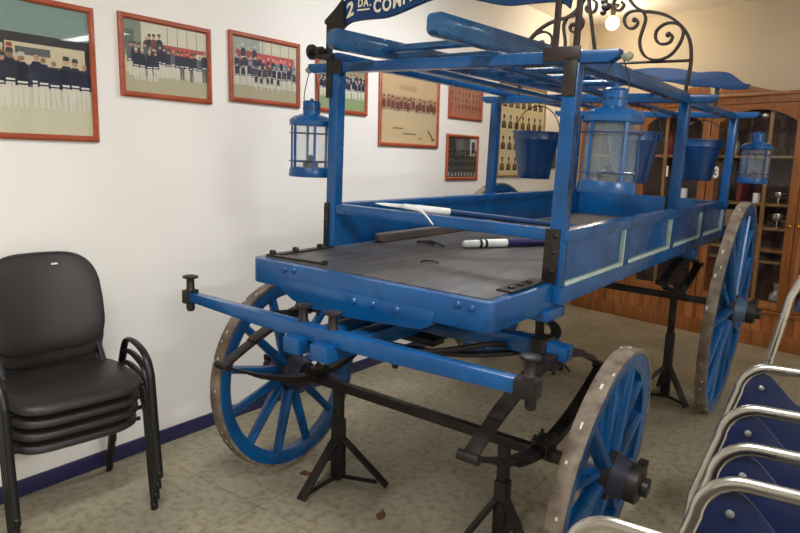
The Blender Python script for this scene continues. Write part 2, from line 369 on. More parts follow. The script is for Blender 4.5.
def draw_big(p):
    p.rect(0, 1, 0, 1, (112, 132, 128)); p.rect(0, 1, 0, .36, (204, 196, 168)); p.rect(0, 1, .74, 1, (124, 146, 140))
    p.rect(0, .40, .40, .76, (58, 66, 68)); p.rect(.03, .18, .44, .72, (92, 104, 108)); p.rect(.22, .37, .44, .72, (82, 92, 96))
    p.rect(.40, .46, .3, .8, (104, 130, 122)); p.rect(.46, 1, .42, .76, (48, 46, 46)); p.rect(.55, .97, .53, .69, (206, 190, 158)); p.rect(.60, .78, .60, .66, (90, 92, 90))
    p.rect(.50, .62, .40, .6, (140, 66, 60)); p.rect(.62, .97, .44, .52, (150, 76, 66)); p.disc(.86, .46, .05, (50, 44, 42)); p.disc(.58, .42, .045, (50, 44, 42))
    R2 = random.Random(3)
    for v, h, n, u0, u1, coats, legs in ((.33, .34, 15, .0, .6, [KH, NV, (120, 116, 104), (58, 66, 74)], [KH, WT]), (.26, .36, 12, .0, .62, [NV, KH, NV, (150, 146, 132)], [KH, WT]), (.20, .40, 9, .50, 1.0, [NV, NV, (26, 28, 44)], [WT])):
        for k in range(n):
            p.person(u0 + (u1 - u0) * (k + .5) / n + R2.uniform(-.012, .012), v + R2.uniform(-.014, .014), h * R2.uniform(.94, 1.06), R2.choice(coats), R2.choice(legs), R2.choice([SK, (204, 164, 138), (150, 108, 84)]), R2.choice([None, (60, 58, 62), (196, 186, 168), (150, 60, 52)]))
    for k in range(7): p.person(.03 + .068 * k, .15 + R2.uniform(-.015, .015), .24, R2.choice([NV, NV, KH]), WT, SK, R2.choice([None, (210, 205, 190)]))
    for u in (.05, .15, .26): p.disc(u, .17, .03, WT)
    p.disc(.035, .86, .05, (226, 236, 226), 10)  # lamp glare on the glass, painted as a pale disc in the print
def draw_2(p):
    p.rect(0, 1, 0, 1, (206, 196, 170)); p.rect(0, 1, 0, .28, (182, 172, 140)); p.rect(0, .2, .5, 1, (128, 136, 120)); p.rect(0, .12, .6, .86, (92, 104, 92))
    p.rect(.2, 1, .66, 1, (214, 204, 182)); p.rect(.28, .98, .45, .72, (176, 76, 66)); p.rect(.42, .54, .52, .68, (80, 70, 70)); p.rect(.7, .78, .6, .7, (220, 60, 60)); p.rect(.84, .98, .5, .66, (214, 196, 170))
    for u in (.5, .62, .74, .86): p.rect(u, u + .01, .72, .98, (150, 140, 120))
    row(p, .22, .42, 4, .42, .42, [NV, (120, 60, 56)], WT, hat=(60, 56, 60))
    row(p, .04, .98, 17, .24, .44, [NV, NV, NV, (90, 96, 100)], [WT, WT, WT, (96, 96, 96)], hat=(70, 66, 70))
    row(p, .10, .40, 4, .18, .46, NV, WT, hat=(190, 180, 160))
def draw_3(p):
    p.rect(0, 1, 0, 1, (198, 190, 168)); p.rect(0, 1, 0, .22, (176, 164, 136)); p.rect(0, .4, .55, 1, (150, 158, 146)); p.rect(.08, .95, .48, .78, (190, 66, 66)); p.rect(.6, .8, .56, .72, (230, 96, 96)); p.rect(.5, 1, .80, 1, (208, 198, 174))
    for k in range(5): p.rect(.3 + .14 * k, .31 + .14 * k, .7, .98, (140, 128, 108))
    row(p, .05, .36, 4, .5, .36, [NV, (150, 60, 60)], NV, hat=(200, 190, 170))
    row(p, .02, .98, 14, .36, .34, [(104, 126, 150), NV, NV], [NV, WT], hat=(190, 180, 160))
    row(p, .04, .98, 12, .22, .36, [NV, NV, (60, 62, 70)], WT, hat=(180, 170, 150))
    row(p, .3, .72, 5, .18, .24, NV, WT)
def draw_4(p):
    p.rect(0, 1, 0, 1, (170, 168, 140)); p.rect(0, 1, 0, .3, (140, 156, 112)); p.rect(0, 1, .76, 1, (150, 140, 110))
    row(p, .0, 1., 14, .40, .42, NV, WT, hat=(60, 60, 66)); row(p, .02, .98, 13, .26, .42, NV, [WT, (220, 214, 196)], hat=(200, 190, 170))
def draw_5(p):
    a = (206, 180, 140); p.rect(0, 1, 0, 1, a); p.rect(0, 1, .55, 1, (200, 168, 130)); p.rect(0, 1, .50, .66, (182, 142, 112)); p.rect(.3, .6, .74, .82, (178, 152, 116))
    row(p, .02, .98, 15, .46, .22, (140, 104, 80), (150, 120, 92), skin=(190, 150, 120), belt=None)
    row(p, .02, .98, 14, .33, .32, (110, 66, 56), (196, 176, 142), hat=(96, 66, 56), skin=(186, 140, 112), belt=(200, 180, 150))
    for u0, u1, v in ((.2, .36, .20), (.38, .62, .13), (.66, .72, .07)):
        k = u0
        while k < u1: p.rect(k, k + .018, v, v + .022, (92, 70, 58)); k += .03
    p.poly([(.82, .20), (.84, .21), (.96, .07), (.94, .06)], (110, 86, 70)); p.rect(.9, .97, .06, .08, (110, 86, 70))
def draw_6(p):
    p.rect(0, 1, 0, 1, (176, 112, 88)); p.rect(0, 1, .8, 1, (190, 140, 112))
    for v in (.62, .45, .28, .1): row(p, .0, 1., 9, v, .3, [(130, 66, 56), (150, 84, 66), (112, 60, 52)], (160, 104, 84), skin=(206, 158, 130), belt=None, hat=(110, 64, 54))
def draw_7(p):
    p.rect(0, 1, 0, 1, (84, 84, 80)); p.rect(.76, 1, .55, 1, (196, 194, 188)); p.poly([(.3, .9), (.5, .98), (.62, .6), (.3, .6)], (116, 114, 108)); p.rect(.82, .93, .62, .9, (60, 60, 58)); p.rect(0, .24, .5, 1, (52, 54, 54))
    for v in (.46, .32, .18): row(p, .0, 1., 10, v, .28, [(20, 20, 22), (34, 34, 36)], (60, 60, 60), skin=(176, 172, 166), belt=None, hat=(60, 58, 56))
    row(p, .0, 1., 9, .03, .22, (24, 24, 26), (206, 204, 198), skin=(176, 172, 166), belt=(190, 188, 180))
def draw_roster(p):
    p.rect(0, 1, 0, 1, (216, 200, 158))
    for r_ in range(4):
        for c in range(7):
            u = .09 + .136 * c; v = .05 + .235 * r_
            p.rect(u - .05, u + .05, v - .015, v + .165, (224, 210, 174))
            p.poly([(u - .046, v), (u + .046, v), (u + .042, v + .06), (u + .018, v + .085), (u - .018, v + .085), (u - .042, v + .06)], (66, 56, 44))
            p.poly([(u - .010, v + .02), (u + .010, v + .02), (u + .014, v + .075), (u - .014, v + .075)], (140, 120, 88))
            p.disc(u, v + .112, .020, (146, 112, 82)); p.poly([(u - .024, v + .122), (u + .024, v + .122), (u + .018, v + .152), (u - .018, v + .152)], (56, 46, 38))
def draw_narrow(p):
    p.rect(0, 1, 0, 1, (120, 118, 108)); p.rect(.15, .85, .1, .9, (178, 172, 156)); p.rect(.3, .7, .2, .5, (96, 92, 86)); p.disc(.5, .6, .16, (110, 100, 92))
framed('framed_photograph', 'largest framed photograph at the far left, uniformed group before a green-grey fire station', .78, 1.632, 1.602, 2.20, draw_big)
framed('framed_photograph', 'second framed photograph from the left, wide group with white trousers before a red truck', 1.752, 2.276, 1.826, 2.214, draw_2)
framed('framed_photograph', 'third framed photograph from the left, crowded group on red vehicle, beside the left lantern', 2.398, 2.936, 1.855, 2.237, draw_3)
framed('framed_photograph', 'framed photograph behind the front left post and lantern, group standing on green grass', 3.08, 3.588, 1.85, 2.20, draw_4)
framed('framed_photograph', 'tall framed sepia photograph of a standing row of people with handwriting below', 3.72, 4.492, 1.652, 2.225, draw_5)
framed('framed_photograph', 'small framed reddish photograph of a crowd, hung above the black and white one', 4.635, 5.186, 1.905, 2.25, draw_6)
framed('framed_photograph', 'small framed black and white photograph of seated rows of people', 4.622, 5.142, 1.392, 1.778, draw_7)
framed('framed_portrait_roster', 'cream poster of many small portraits in rows behind the first bucket', 5.50, 6.50, 1.414, 2.30, draw_roster, .022, mat('gilt_frame_wood', (150, 116, 66), .4), True, None)
framed('framed_print', 'narrow dark framed print low on the left wall beyond the portrait poster', 6.62, 6.82, 1.50, 1.86, draw_narrow, .03, mat('dark_frame_wood', (44, 40, 40), .4), True, None)

# ------------------------------------------------------------------ the wagon (local: x across, y back, z up)
CR, CYAW = .02914, .0149
cart = thing('fire_wagon', 'old blue wooden fire company wagon with arched name board standing on black axle stands', 'wagon', (1.517, 0, 0), (0, CR, CYAW))
cart.rotation_mode = 'XYZ'
CM = Matrix.Translation((1.517, 0, 0)) @ Matrix.Rotation(CYAW, 4, 'Z') @ Matrix.Rotation(CR, 4, 'Y')
def cw(x, y, z): return CM @ Vector((x, y, z))
def cthing(name, label, cat, p, group=None, yaw_=0.):
    return thing(name, label, cat, cw(*p), (0, CR, CYAW + yaw_) if not yaw_ else (0, 0, CYAW + yaw_), group)
YF, YH, YM, YR = 1.732, 2.214, 3.82, 5.10
W = .584; ZD = 1.14; ZB, ZT = 1.062, 1.333
# deck: planked floor and blue edge
def rr_poly(x0, x1, y0, y1, r, n=5):
    pts = []
    for cx, cyy, a0 in ((x0 + r, y0 + r, PI), (x1 - r, y0 + r, 1.5 * PI)):
        for i in range(n + 1): a = a0 + PI / 2 * i / n; pts.append((cx + r * math.cos(a), cyy + r * math.sin(a)))
    return pts + [(x1, y1), (x0, y1)]
d = MB().prism(rr_poly(-.55, .55, YF - .012, 5.26, .05), lambda a, b, c: (a, b, c), ZD - .10, ZD - .004)
part(d, 'deck_frame', BLUE, cart, .006)
d = MB().prism(rr_poly(-.515, .515, YF + .028, 5.24, .02), lambda a, b, c: (a, b, c), ZD - .012, ZD)
part(d, 'deck_boards', DECK, cart, .002)
# apron under the front edge, bolsters
ap = [(-.40, 1.078), (.35, 1.078), (.345, 1.04), (.325, 1.02), (.29, 1.005), (.0, .985), (-.22, .985), (-.30, 1.0), (-.36, 1.03)]
part(MB().prism(ap, lambda a, b, c: (a, c, b), YF - .017, YF + .05), 'front_apron', BLUE, cart, .005)
for bx, bz in ((-.35, 1.114), (-.301, 1.117), (.006, 1.052), (.093, 1.056), (.197, 1.054), (.431, 1.115), (.482, 1.112)):
    part(MB().lathe([(.013, 0), (.013, .003), (.008, .008), (1e-5, .009)], 12, Matrix.Translation((bx, YF - .012 if bz > 1.08 else YF - .017, bz)) @ Matrix.Rotation(PI / 2, 4, 'X')), 'bolt', BLUE, cart)
part(MB().box(-.56, .57, 2.12, 2.28, 1.003, 1.045), 'upper_bolster', BLUE, cart, .008)
part(MB().box(-.56, .57, 4.38, 4.52, .985, 1.045), 'rear_bolster', BLUE, cart, .008)
# corner irons on the deck
def strap(pts, w, t=.005): return MB().sweep(pts, rect(w, t), (0, 0, 1) if False else (0, 0, 1))
for sg in (-1, 1):
    m = MB()
    if sg < 0:
        m.bar((-.50, YF + .045, ZD + .003), (-.505, 2.16, ZD + .003), .035, .006); m.bar((-.50, YF + .05, ZD + .004), (-.22, YF + .075, ZD + .004), .02, .006)
        for y in (1.80, 1.93, 2.08): m.lathe([(.014, 0), (.014, .014), (.010, .018)], 8, Matrix.Translation((-.503, y, ZD + .004)))
        m.lathe([(.012, 0), (.012, .012)], 8, Matrix.Translation((-.22, YF + .075, ZD + .004)))
    else:
        m.bar((.50, 1.90, ZD + .003), (.50, 2.19, ZD + .003), .06, .006)
        for y in (1.95, 2.02, 2.09): m.lathe([(.013, 0), (.013, .007), (.008, .01)], 8, Matrix.Translation((.50, y, ZD + .005)))
    part(m, 'corner_iron', IRON, cart)
part(MB().tube(smoothpts([(-.01, 2.15, ZD + .002), (.005, 2.16, ZD + .008), (.04, 2.18, ZD + .008), (.055, 2.185, ZD + .002)], 4), .004, 6), 'staple', IRON, cart)

# box sides with recessed panels
DIV = [2.94, 3.75, 4.50, 5.21]
YE = 5.26
for sg in (-1, 1):
    X = lambda a: sg * a
    def b_(m, a0, a1, y0, y1, z0, z1): m.box(min(X(a0), X(a1)), max(X(a0), X(a1)), y0, y1, z0, z1)
    m = MB(); b_(m, .535, .558, YH + .02, YE + .03, ZB + .01, ZT - .012); part(m, 'side_board', BLUE, cart, .003)
    m = MB(); b_(m, .53, W + .004, YH - .02, YE + .04, 1.288, ZT); part(m, 'top_rail', BLUE, cart, .005)
    m = MB(); b_(m, .553, W, YH - .03, YE + .04, ZB, 1.122); part(m, 'bottom_rail', BLUE, cart, .004)
    for y in DIV:
        m = MB(); b_(m, .556, W - .001, y - .024, y + .024, 1.121, 1.289); part(m, 'stile', BLUE, cart, .003)
    ys = YH + .02
    for y in DIV:
        m = MB(); m.bar((X(.566), ys + .01, 1.129), (X(.566), y - .026, 1.129), .020, .018); part(m, 'moulding', TRIM, cart, .003, label='pale painted moulding strip')
        m = MB(); m.bar((X(.566), y - .032, 1.128), (X(.566), y - .032, 1.283), .02, .02, (0, 1, 0)); part(m, 'moulding', TRIM, cart, .003, label='pale painted moulding strip')
        ys = y + .024
part(MB().box(-.55, .55, YE - .02, YE + .015, ZB, ZT - .01), 'tail_board', BLUE, cart, .004)
part(MB().box(-.53, .53, YH - .02, YH + .022, 1.288, ZT), 'front_rail', BLUE, cart, .005)

# posts and roof frame
XP = .546
for y, ys_ in ((YH, .05), (YM, .05), (YR - .02, .05)):
    for sg in (-1, 1):
        xp = -.607 if (y == YM and sg < 0) else (.583 if (y > YM and sg > 0) else sg * XP)
        part(MB().box(xp - .028, xp + .028, y - ys_ / 2, y + ys_ / 2, ZD - .07 if y == YH else ZT - .06, 1.925), 'post', BLUE, cart, .006)
def cross(y, x, z=1.93, taper=True):
    m = MB(); h = .042
    pl_ = [(-x + .03, z - h / 2), (x - .03, z - h / 2), (x, z - .002), (x, z + h / 2), (-x, z + h / 2), (-x, z - .002)]
    m.prism(pl_, lambda a, b, c: (a, c, b), y - .026, y + .026); return m
for y, x in ((YH, .705), (YM, .705), (YR - .02, .735)): part(cross(y, x), 'cross_beam', BLUE, cart, .005)
for sg in (-1, 1):
    if sg < 0: part(MB().box(sg * XP - .022, sg * XP + .022, YH - .02, YR - .04, 1.9515, 1.994), 'roof_rail', BLUE, cart, .005)
    else:
        part(MB().box(sg * XP - .024, sg * XP + .024, YH + .02, YM, 1.905, 1.960), 'roof_rail', BLUE, cart, .005)
        part(MB().bar((sg * XP, YM + .02, 1.918), (sg * XP + .03, YR - .04, 1.918), .046, .042), 'roof_rail', BLUE, cart, .005)
for y in (YM,): part(MB().box(-.44, .44, y - .018, y + .018, 1.949, 1.9605), 'ladder_rest', BLUE, cart, .002)
# lower long slats under roof
for x in (-.18, .2): part(MB().box(x - .03, x + .03, YH + .027, YR, 1.918, 1.938), 'roof_slat', BLUE, cart, .003)
# iron straps on front posts
for sg in (-1, 1):
    x0 = sg * XP - (.030 if sg < 0 else .030)
    m = MB(); m.box(sg * XP - .0285 - (.004 if sg < 0 else .012), sg * XP + (.016 if sg > 0 else -.006), YH - .033, YH - .024, ZD - .005, 1.335)
    xb = sg * XP if sg > 0 else sg * XP - .022
    for z in (1.18, 1.25, 1.31): m.lathe([(.009, 0), (.009, .004), (.004, .007)], 8, Matrix.Translation((xb, YH - .033, z)) @ Matrix.Rotation(PI / 2, 4, 'X'))
    part(m, 'post_strap', IRON, cart, .002)
for y in (YM, YR - .02):
    for sg in (1,):
        m = MB(); xo = XP if y == YM else .583; xa, xb_ = sorted((sg * (xo - .029), sg * (xo - .041))); m.box(xa, xb_, y - .024, y + .024, ZT - .04, ZT + .19)
        part(m, 'post_strap', IRON, cart, .002)
# iron T bracket right, twin bars and back stay holding the name board
m = MB(); m.box(.44, .575, YH - .034, YH - .026, 1.915, 1.965); m.box(.522, .568, YH - .034, YH - .025, 1.80, 1.93); part(m, 'tee_bracket', IRON_P, cart, .002)
m = MB(); m.box(.470, .492, YH - .032, YH - .022, 1.955, 2.30); m.box(.546, .568, YH - .032, YH - .022, 1.955, 2.30); part(m, 'board_upright', IRON_P, cart, .002)
part(MB().bar((.61, YH + .01, 1.95), (.56, YH - .01, 2.20), .02, .012), 'board_stay', IRON_P, cart, .002)
m = MB(); m.box(-.585, -.50, YH - .034, YH - .026, 1.905, 1.965); m.box(-.585, -.555, YH - .034, YH - .025, 1.80, 1.92); m.box(-.59, -.556, YH - .034, YH - .024, 1.96, 2.12)
m.prism([(-.60, 2.115), (-.505, 2.06), (-.49, 2.10), (-.50, 2.21), (-.545, 2.17), (-.60, 2.13)], lambda a, b, c: (a, c, b), YH - .036, YH - .022); part(m, 'corner_bracket', IRON, cart, .002)
# clamp screw with round hand disc
m = MB(); R90 = Matrix.Rotation(PI / 2, 4, 'Y')
m.lathe([(.012, 0), (.012, .03), (.022, .03), (.022, .055), (.014, .055), (.014, .085), (.034, .085), (.034, .097), (.02, .1)], 16, Matrix.Translation((-.585, YH - .03, 2.0)) @ Matrix.Rotation(-PI / 2, 4, 'Y'))
m.box(-.62, -.55, YH - .055, YH - .02, 1.965, 1.985); part(m, 'clamp_screw', IRON, cart)

# name boards
def board_profile(top, bot): return [(-a, b) for a, b in reversed(top)] + top[1:] + list(reversed(bot)) + [(-a, b) for a, b in bot[1:]]
top = [(0, 2.262), (.07, 2.26), (.178, 2.25), (.25, 2.235), (.32, 2.221), (.40, 2.223), (.48, 2.22), (.53, 2.205), (.57, 2.175), (.62, 2.14), (.654, 2.133)]
bot = [(0, 2.172), (.07, 2.165), (.155, 2.154), (.22, 2.138), (.30, 2.124), (.36, 2.122), (.45, 2.112), (.54, 2.10), (.645, 2.10)]
def spl(L): return [(v.x, v.y) for v in smoothpts([(a, b, 0) for a, b in L], 4)]
part(MB().prism(board_profile(spl(top), spl(bot)), lambda a, b, c: (a, c, b), YR - .05, YR - .025), 'rear_name_board', BLUE_S, cart, .002)
for x in (-.45, .45): part(MB().box(x - .015, x + .015, YR - .028, YR - .02, 1.94, 2.16), 'rear_board_upright', IRON_P, cart)
ftop = [(0, 2.275), (.08, 2.27), (.16, 2.262), (.24, 2.247), (.30, 2.236), (.36, 2.232), (.42, 2.228), (.46, 2.222), (.50, 2.205), (.525, 2.175)]
fbot = [(0, 2.178), (.06, 2.172), (.11, 2.161), (.167, 2.146), (.226, 2.131), (.287, 2.121), (.35, 2.121), (.416, 2.121), (.466, 2.117), (.499, 2.105), (.515, 2.092)]
part(MB().prism(board_profile(spl(ftop), spl(fbot)), lambda a, b, c: (a, c, b), YH - .02, YH + .002), 'front_name_board', BLUE_S, cart, .002)
def on_curve(L, x):
    x = abs(x)
    for (a, b), (c, d_) in zip(L, L[1:]):
        if a <= x <= c: return b + (d_ - b) * (x - a) / (c - a)
    return L[-1][1]
let = MB()
def glyph(ch, x, size, dz=0., sx=1., pivot=None):
    vs, fs = text_polys(ch, size, .028 * size)
    w = max(v.x for v in vs); zc = on_curve(fbot, x) + dz; sl = (on_curve(fbot, x + .03) - on_curve(fbot, x - .03)) / .06 * .8
    out = []
    for v in vs:
        px, pz = v.x * sx, v.y; out.append((x + px, YH - .0212, zc + pz + px * sl))
    let.add(out, fs); let.add([(a, b - .001, c) for a, b, c in out], fs)
    return w * sx
x = -.487; glyph('2', x, .082, .022, 1.0)
x += .062
for ch in 'DA': x += glyph(ch, x, .046, .052, .82) + .004
glyph('.', x + .001, .046, .052); let.box(-.427, x + .002, YH - .0215, YH - .0205, on_curve(fbot, -.40) + .036, on_curve(fbot, -.40) + .042)
x += .022
for ch in 'COMPAÑIA':
    x += glyph(ch, x, .072, .024, .80) + .007
part(let, 'lettering', CREAM, cart, label='cream painted lettering on the front board')

# wrought iron scroll arch over the middle frame
outer = [(.537, 1.955), (.545, 2.05), (.548, 2.131), (.535, 2.216), (.505, 2.279), (.452, 2.336), (.385, 2.376), (.312, 2.397), (.271, 2.403), (.227, 2.427), (.19, 2.466), (.165, 2.52), (.15, 2.58), (.12, 2.62), (.075, 2.645), (0.03, 2.655)]
sc2 = [(.271, 2.403), (.221, 2.41), (.185, 2.402), (.166, 2.377), (.172, 2.343), (.198, 2.318), (.227, 2.32), (.243, 2.343), (.233, 2.363), (.217, 2.366)]
scS = [(.267, 2.401), (.282, 2.372), (.282, 2.34), (.271, 2.294), (.264, 2.246), (.277, 2.197), (.306, 2.16), (.348, 2.142), (.396, 2.143), (.441, 2.166), (.471, 2.204), (.489, 2.249), (.488, 2.291), (.462, 2.32), (.422, 2.332), (.383, 2.325), (.351, 2.296), (.349, 2.257), (.371, 2.228), (.403, 2.223), (.429, 2.233), (.438, 2.26), (.424, 2.275)]
sc3 = [(.165, 2.52), (.13, 2.50), (.095, 2.47), (.10, 2.43), (.135, 2.42), (.155, 2.445), (.14, 2.465)]
CXS = .045
for sg in (-1, 1):
    m = MB()
    for L, wd, tk in ((outer, .03, .014), (sc2, .026, .012), (scS, .026, .012), (sc3, .026, .012)):
        pts = smoothpts([(CXS + sg * (a - CXS), YM, b) for a, b in L], 4)
        m.sweep(pts, rect(wd, tk), (0, 1, 0))
    m.ball((CXS + sg * (.414 - CXS), YM, 2.272), .016, 8); m.ball((CXS + sg * (.222 - CXS), YM, 2.362), .014, 8)
    part(m, 'scroll', IRON_P, cart)
part(MB().tube([(CXS * 2 - .546, YM, 2.131), (.546, YM, 2.131)], .008, 8), 'arch_tie_bar', IRON_P, cart)
m = MB(); m.tube([(CXS - .005, YM, 2.40), (CXS - .005, YM, 2.64)], .009, 8)
for dz, r_ in ((2.415, .02), (2.445, .03), (2.475, .022), (2.50, .028)): m.ball((CXS - .005 + (.014 if dz == 2.445 else 0), YM, dz), r_, 8, (1, .7, .8))
part(m, 'arch_finial', IRON_P, cart)

# wheels
def wheel(x, y, z, r, cam_, toe, side, hub_out, nsp):
    n = Vector((math.cos(toe) * math.cos(cam_), math.sin(toe) * math.cos(cam_), math.sin(cam_)))
    ax = n * side; t = Vector((-math.sin(toe), math.cos(toe), 0)); up = n.cross(t); yy = up.cross(ax)
    Mw = Matrix((ax, yy, up)).transposed().to_4x4(); Mw.translation = (x, y, z)
    w = bpy.data.objects.new('wheel', None); C.objects.link(w); w.parent = cart; w.matrix_local = Mw; w.empty_display_size = .1
    RX_ = Matrix.Rotation(PI / 2, 4, 'Y')    # lathe z -> +x outward
    hw = .028
    m = MB().lathe([(r - .014, -hw), (r - .002, -hw - .001), (r, -hw + .003), (r, hw - .003), (r - .002, hw + .001), (r - .014, hw)], 72, RX_, closed=True)
    rr2 = random.Random(int(r * 1000) + side)
    for k in range(26):
        a = rr2.uniform(0, 2 * PI); px = rr2.uniform(-.022, .022); l = rr2.uniform(.004, .012)
        m.obox(Matrix.Rotation(a, 4, 'X') @ Matrix.Translation((px, 0, r)), rr2.uniform(.004, .009), l * 2, .0012, mi=1)
    part(m, 'tyre', [TYRE, CHIP], w)
    ri = r - .078
    part(MB().lathe([(ri, -.020), (ri + .008, -.025), (r - .014, -.026), (r - .014, .026), (ri + .008, .025), (ri, .020)], 72, RX_, closed=True), 'felloe', BLUE, w)
    k = .0
    part(MB().lathe([(.03, -.12), (.062, -.12), (.068, -.10), (.082, -.045), (.088, -.03), (.088, .03), (.078, .05), (.066, hub_out * .62), (.064, hub_out * .66), (.03, hub_out * .66)], 28, RX_), 'nave', mat('dark_slate_paint', (40, 42, 62), .4) if r < .5 else mat('grey_blue_paint', (58, 82, 104), .4), w, label='dark turned wheel nave')
    m = MB().lathe([(.055, hub_out * .6), (.07, hub_out * .6), (.07, hub_out * .82), (.06, hub_out * .86), (.034, hub_out * .86), (.034, hub_out), (.02, hub_out * 1.02)], 20, RX_)
    m.lathe([(.090, .028), (.0905, .012), (.0905, .028)], 24, RX_)
    m.lathe([(.09, -.035), (.093, -.035), (.093, -.01), (.09, -.01)], 28, RX_, closed=True); m.lathe([(.085, .02), (.092, .02), (.088, .045), (.08, .045)], 28, RX_, closed=True)
    m.obox(Matrix.Translation((hub_out * .76, .035, .062)), hub_out * .18, .035, .03)
    part(m, 'hub_cap', IRON, w)
    for i in range(nsp):
        a = 2 * PI * (i + .5) / nsp; dx = .012 if i % 2 else -.012
        dirv = Vector((0, -math.sin(a), math.cos(a)))
        p0 = Vector((dx, 0, 0)) + dirv * .075; p1 = Vector((0, 0, 0)) + dirv * (ri + .012)
        prof = [Vector((.027 * math.cos(q), .020 * math.sin(q))) for q in [2 * PI * j / 10 for j in range(10)]]
        side_v = Vector((1, 0, 0)); tv = side_v.cross(dirv)
        rings = []
        for s_ in (0, .25, .6, .9, 1):
            c_ = p0.lerp(p1, s_); k_ = 1.2 - .3 * s_
            rings.append([c_ + side_v * v.x * k_ + tv * v.y * k_ for v in prof])
        part(MB().loft(rings), 'spoke', BLUE, w)
    return w
RF, RRr = .4727, .685
wheel(-.795, 2.195, RF, RF, .066, .023, -1, .15, 12)
wheel(.795, 2.195, RF + .0115, RF - .0115, -.0762, .0205, 1, .165, 12)
wheel(-.87, 4.457, RRr + .004, RRr, .03, .0129, -1, .18, 14)
wheel(.7976, 4.457, RRr + .0115, RRr - .0115, -.0315, .0129, 1, .185, 14)
# axles
part(MB().box(-.70, .70, 2.178, 2.215, .458, .50), 'front_axle', IRON, cart, .004)
part(MB().box(-.70, .70, 4.437, 4.475, .70, .74), 'rear_axle', IRON, cart, .004)
# leaf springs
def leaf_spring(x, yc, zl, zu, half, ze):
    e = bpy.data.objects.new('leaf_spring', None); C.objects.link(e); e.parent = cart; e.location = (x, yc, 0); e.empty_display_size = .1
    for nm, z in (('lower_leaf', zl), ('upper_leaf', zu)):
        m = MB(); sgn = -1 if z < ze else 1
        for k, (fr, off) in enumerate(((1, 0), (.74, .010), (.5, .020))):
            pts = []
            for i in range(21):
                s_ = -1 + 2 * i / 20; yy = s_ * half * fr; q = yy / half
                pts.append((0, yy, z + (ze - z) * (abs(q) ** 1.7) + sgn * off * (1 if abs(s_) < .95 else .6) * (-1 if False else 1)))
            m.sweep(pts, rect(.052, .009), (1, 0, 0), smooth=False)
        part(m, nm, IRON, e, .001)
    for sg in (-1, 1):
        part(MB().lathe([(.008, -.036), (.017, -.036), (.017, .036), (.008, .036)], 14, Matrix.Translation((0, sg * half, ze)) @ Matrix.Rotation(PI / 2, 4, 'Y')), 'spring_eye', IRON, e)
    for z, s2 in ((zl, -1), (zu, 1)):
        m = MB(); m.box(-.034, .034, -.045, -.02, z - .03, z + (.03 if s2 < 0 else .0)); m.box(-.034, .034, .02, .045, z - .03, z + (.03 if s2 < 0 else .0)); m.box(-.032, .032, -.05, .05, z - s2 * .0 - .012 + s2 * -.014, z + .012 - s2 * .014)
        for a in (-.024, .024):
            for b in (-.032, .032): m.lathe([(.007, 0), (.007, .016)], 8, Matrix.Translation((a, b, z + (.03 if s2 < 0 else -.045))))
        part(m, 'spring_clamp', IRON, e, .002)
for x in (-.58, .58):
    leaf_spring(x, 2.165, .525, .86, .58 if x > 0 else .555, .695)
    leaf_spring(x * .86, 4.457, .765, .965, .48, .88)
# transverse spring beam (arched, blue) with end caps, carriage bed, ring
pts = smoothpts([(-.635, 2.195, .885), (-.45, 2.195, .892), (-.2, 2.195, .885), (0, 2.195, .875), (.2, 2.195, .885), (.45, 2.195, .892), (.635, 2.195, .885)], 4)
part(MB().sweep(pts, lambda s_: rect(.07, .065 if .08 < s_ < .92 else .055), (0, 1, 0), smooth=False), 'spring_beam', BLUE, cart, .006)
for sg in (-1, 1):
    m = MB(); m.box(sg * .53 - .028, sg * .53 + .028, 2.148, 2.242, .835, .93)
    part(m, 'beam_iron', IRON, cart, .003)
ring = [(.46 * math.cos(2 * PI * i / 40), 2.40 + .47 * math.sin(2 * PI * i / 40), .845) for i in range(40)]
part(MB().sweep(ring, rect(.014, .045), (0, 0, 1), closed=True, smooth=False), 'turntable_ring', IRON, cart, .002)
part(MB().lathe([(.03, .80), (.03, 1.0)], 14, Matrix.Translation((0, 2.195, 0))), 'king_pin', IRON, cart)
# futchells with blue square ends
for x in (-.105, .025):
    part(MB().box(x - .04, x + .04, 1.515, 2.62, .876, .936), 'futchell', BLUE, cart, .008)
part(MB().box(-.20, .17, 2.0, 2.08, .852, .877), 'futchell_plate', IRON, cart, .003)
# side stays from the bar back to the carriage
for sg in (-1, 1):
    part(MB().tube(smoothpts([(sg * .34, 1.62, .958), (sg * .36, 1.8, .93), (sg * .38, 2.05, .90), (sg * .40, 2.2, .868)], 4), .011, 8), 'carriage_stay', IRON, cart)
# splinter bar
m = MB()
m.loft([[Vector((x, 1.578 + a * w_, .962 - .010 * (1 - (x / .74) ** 2) + b * h_)) for a, b in ((-.5, -.5), (.5, -.5), (.5, .5), (-.5, .5))] for x, w_, h_ in ((-.735, .038, .036), (-.3, .048, .052), (0, .05, .054), (.3, .048, .052), (.735, .04, .044))], smooth=False)
sb = part(m, 'splinter_bar', BLUE, cart, .004)
def spool(x, y, z): return MB().lathe([(.016, 0), (.02, .004), (.0165, .01), (.0155, .048), (.02, .052), (.031, .055), (.031, .062), (.016, .066)], 18, Matrix.Translation((x, y, z)))
for x, y in ((-.745, 1.578), (-.118, 1.59), (.025, 1.585), (.745, 1.60)): part(spool(x, y, .976 if abs(x) < .7 else .984), 'spool', IRON, cart)
for x0, x1, xb in ((-.765, -.728, -.745), (.72, .785, .765)):
    m = MB().box(x0, x1, 1.550, 1.606, .934, .989); m.lathe([(.013, .90), (.018, .91), (.018, .937)], 6, Matrix.Translation((xb, 1.578, 0))); part(m, 'bar_end_iron', IRON, cart, .003)
part(MB().lathe([(.008, .908), (.014, .918), (.012, .94)], 6, Matrix.Translation((.3, 1.578, 0))), 'bar_bolt', IRON, cart)
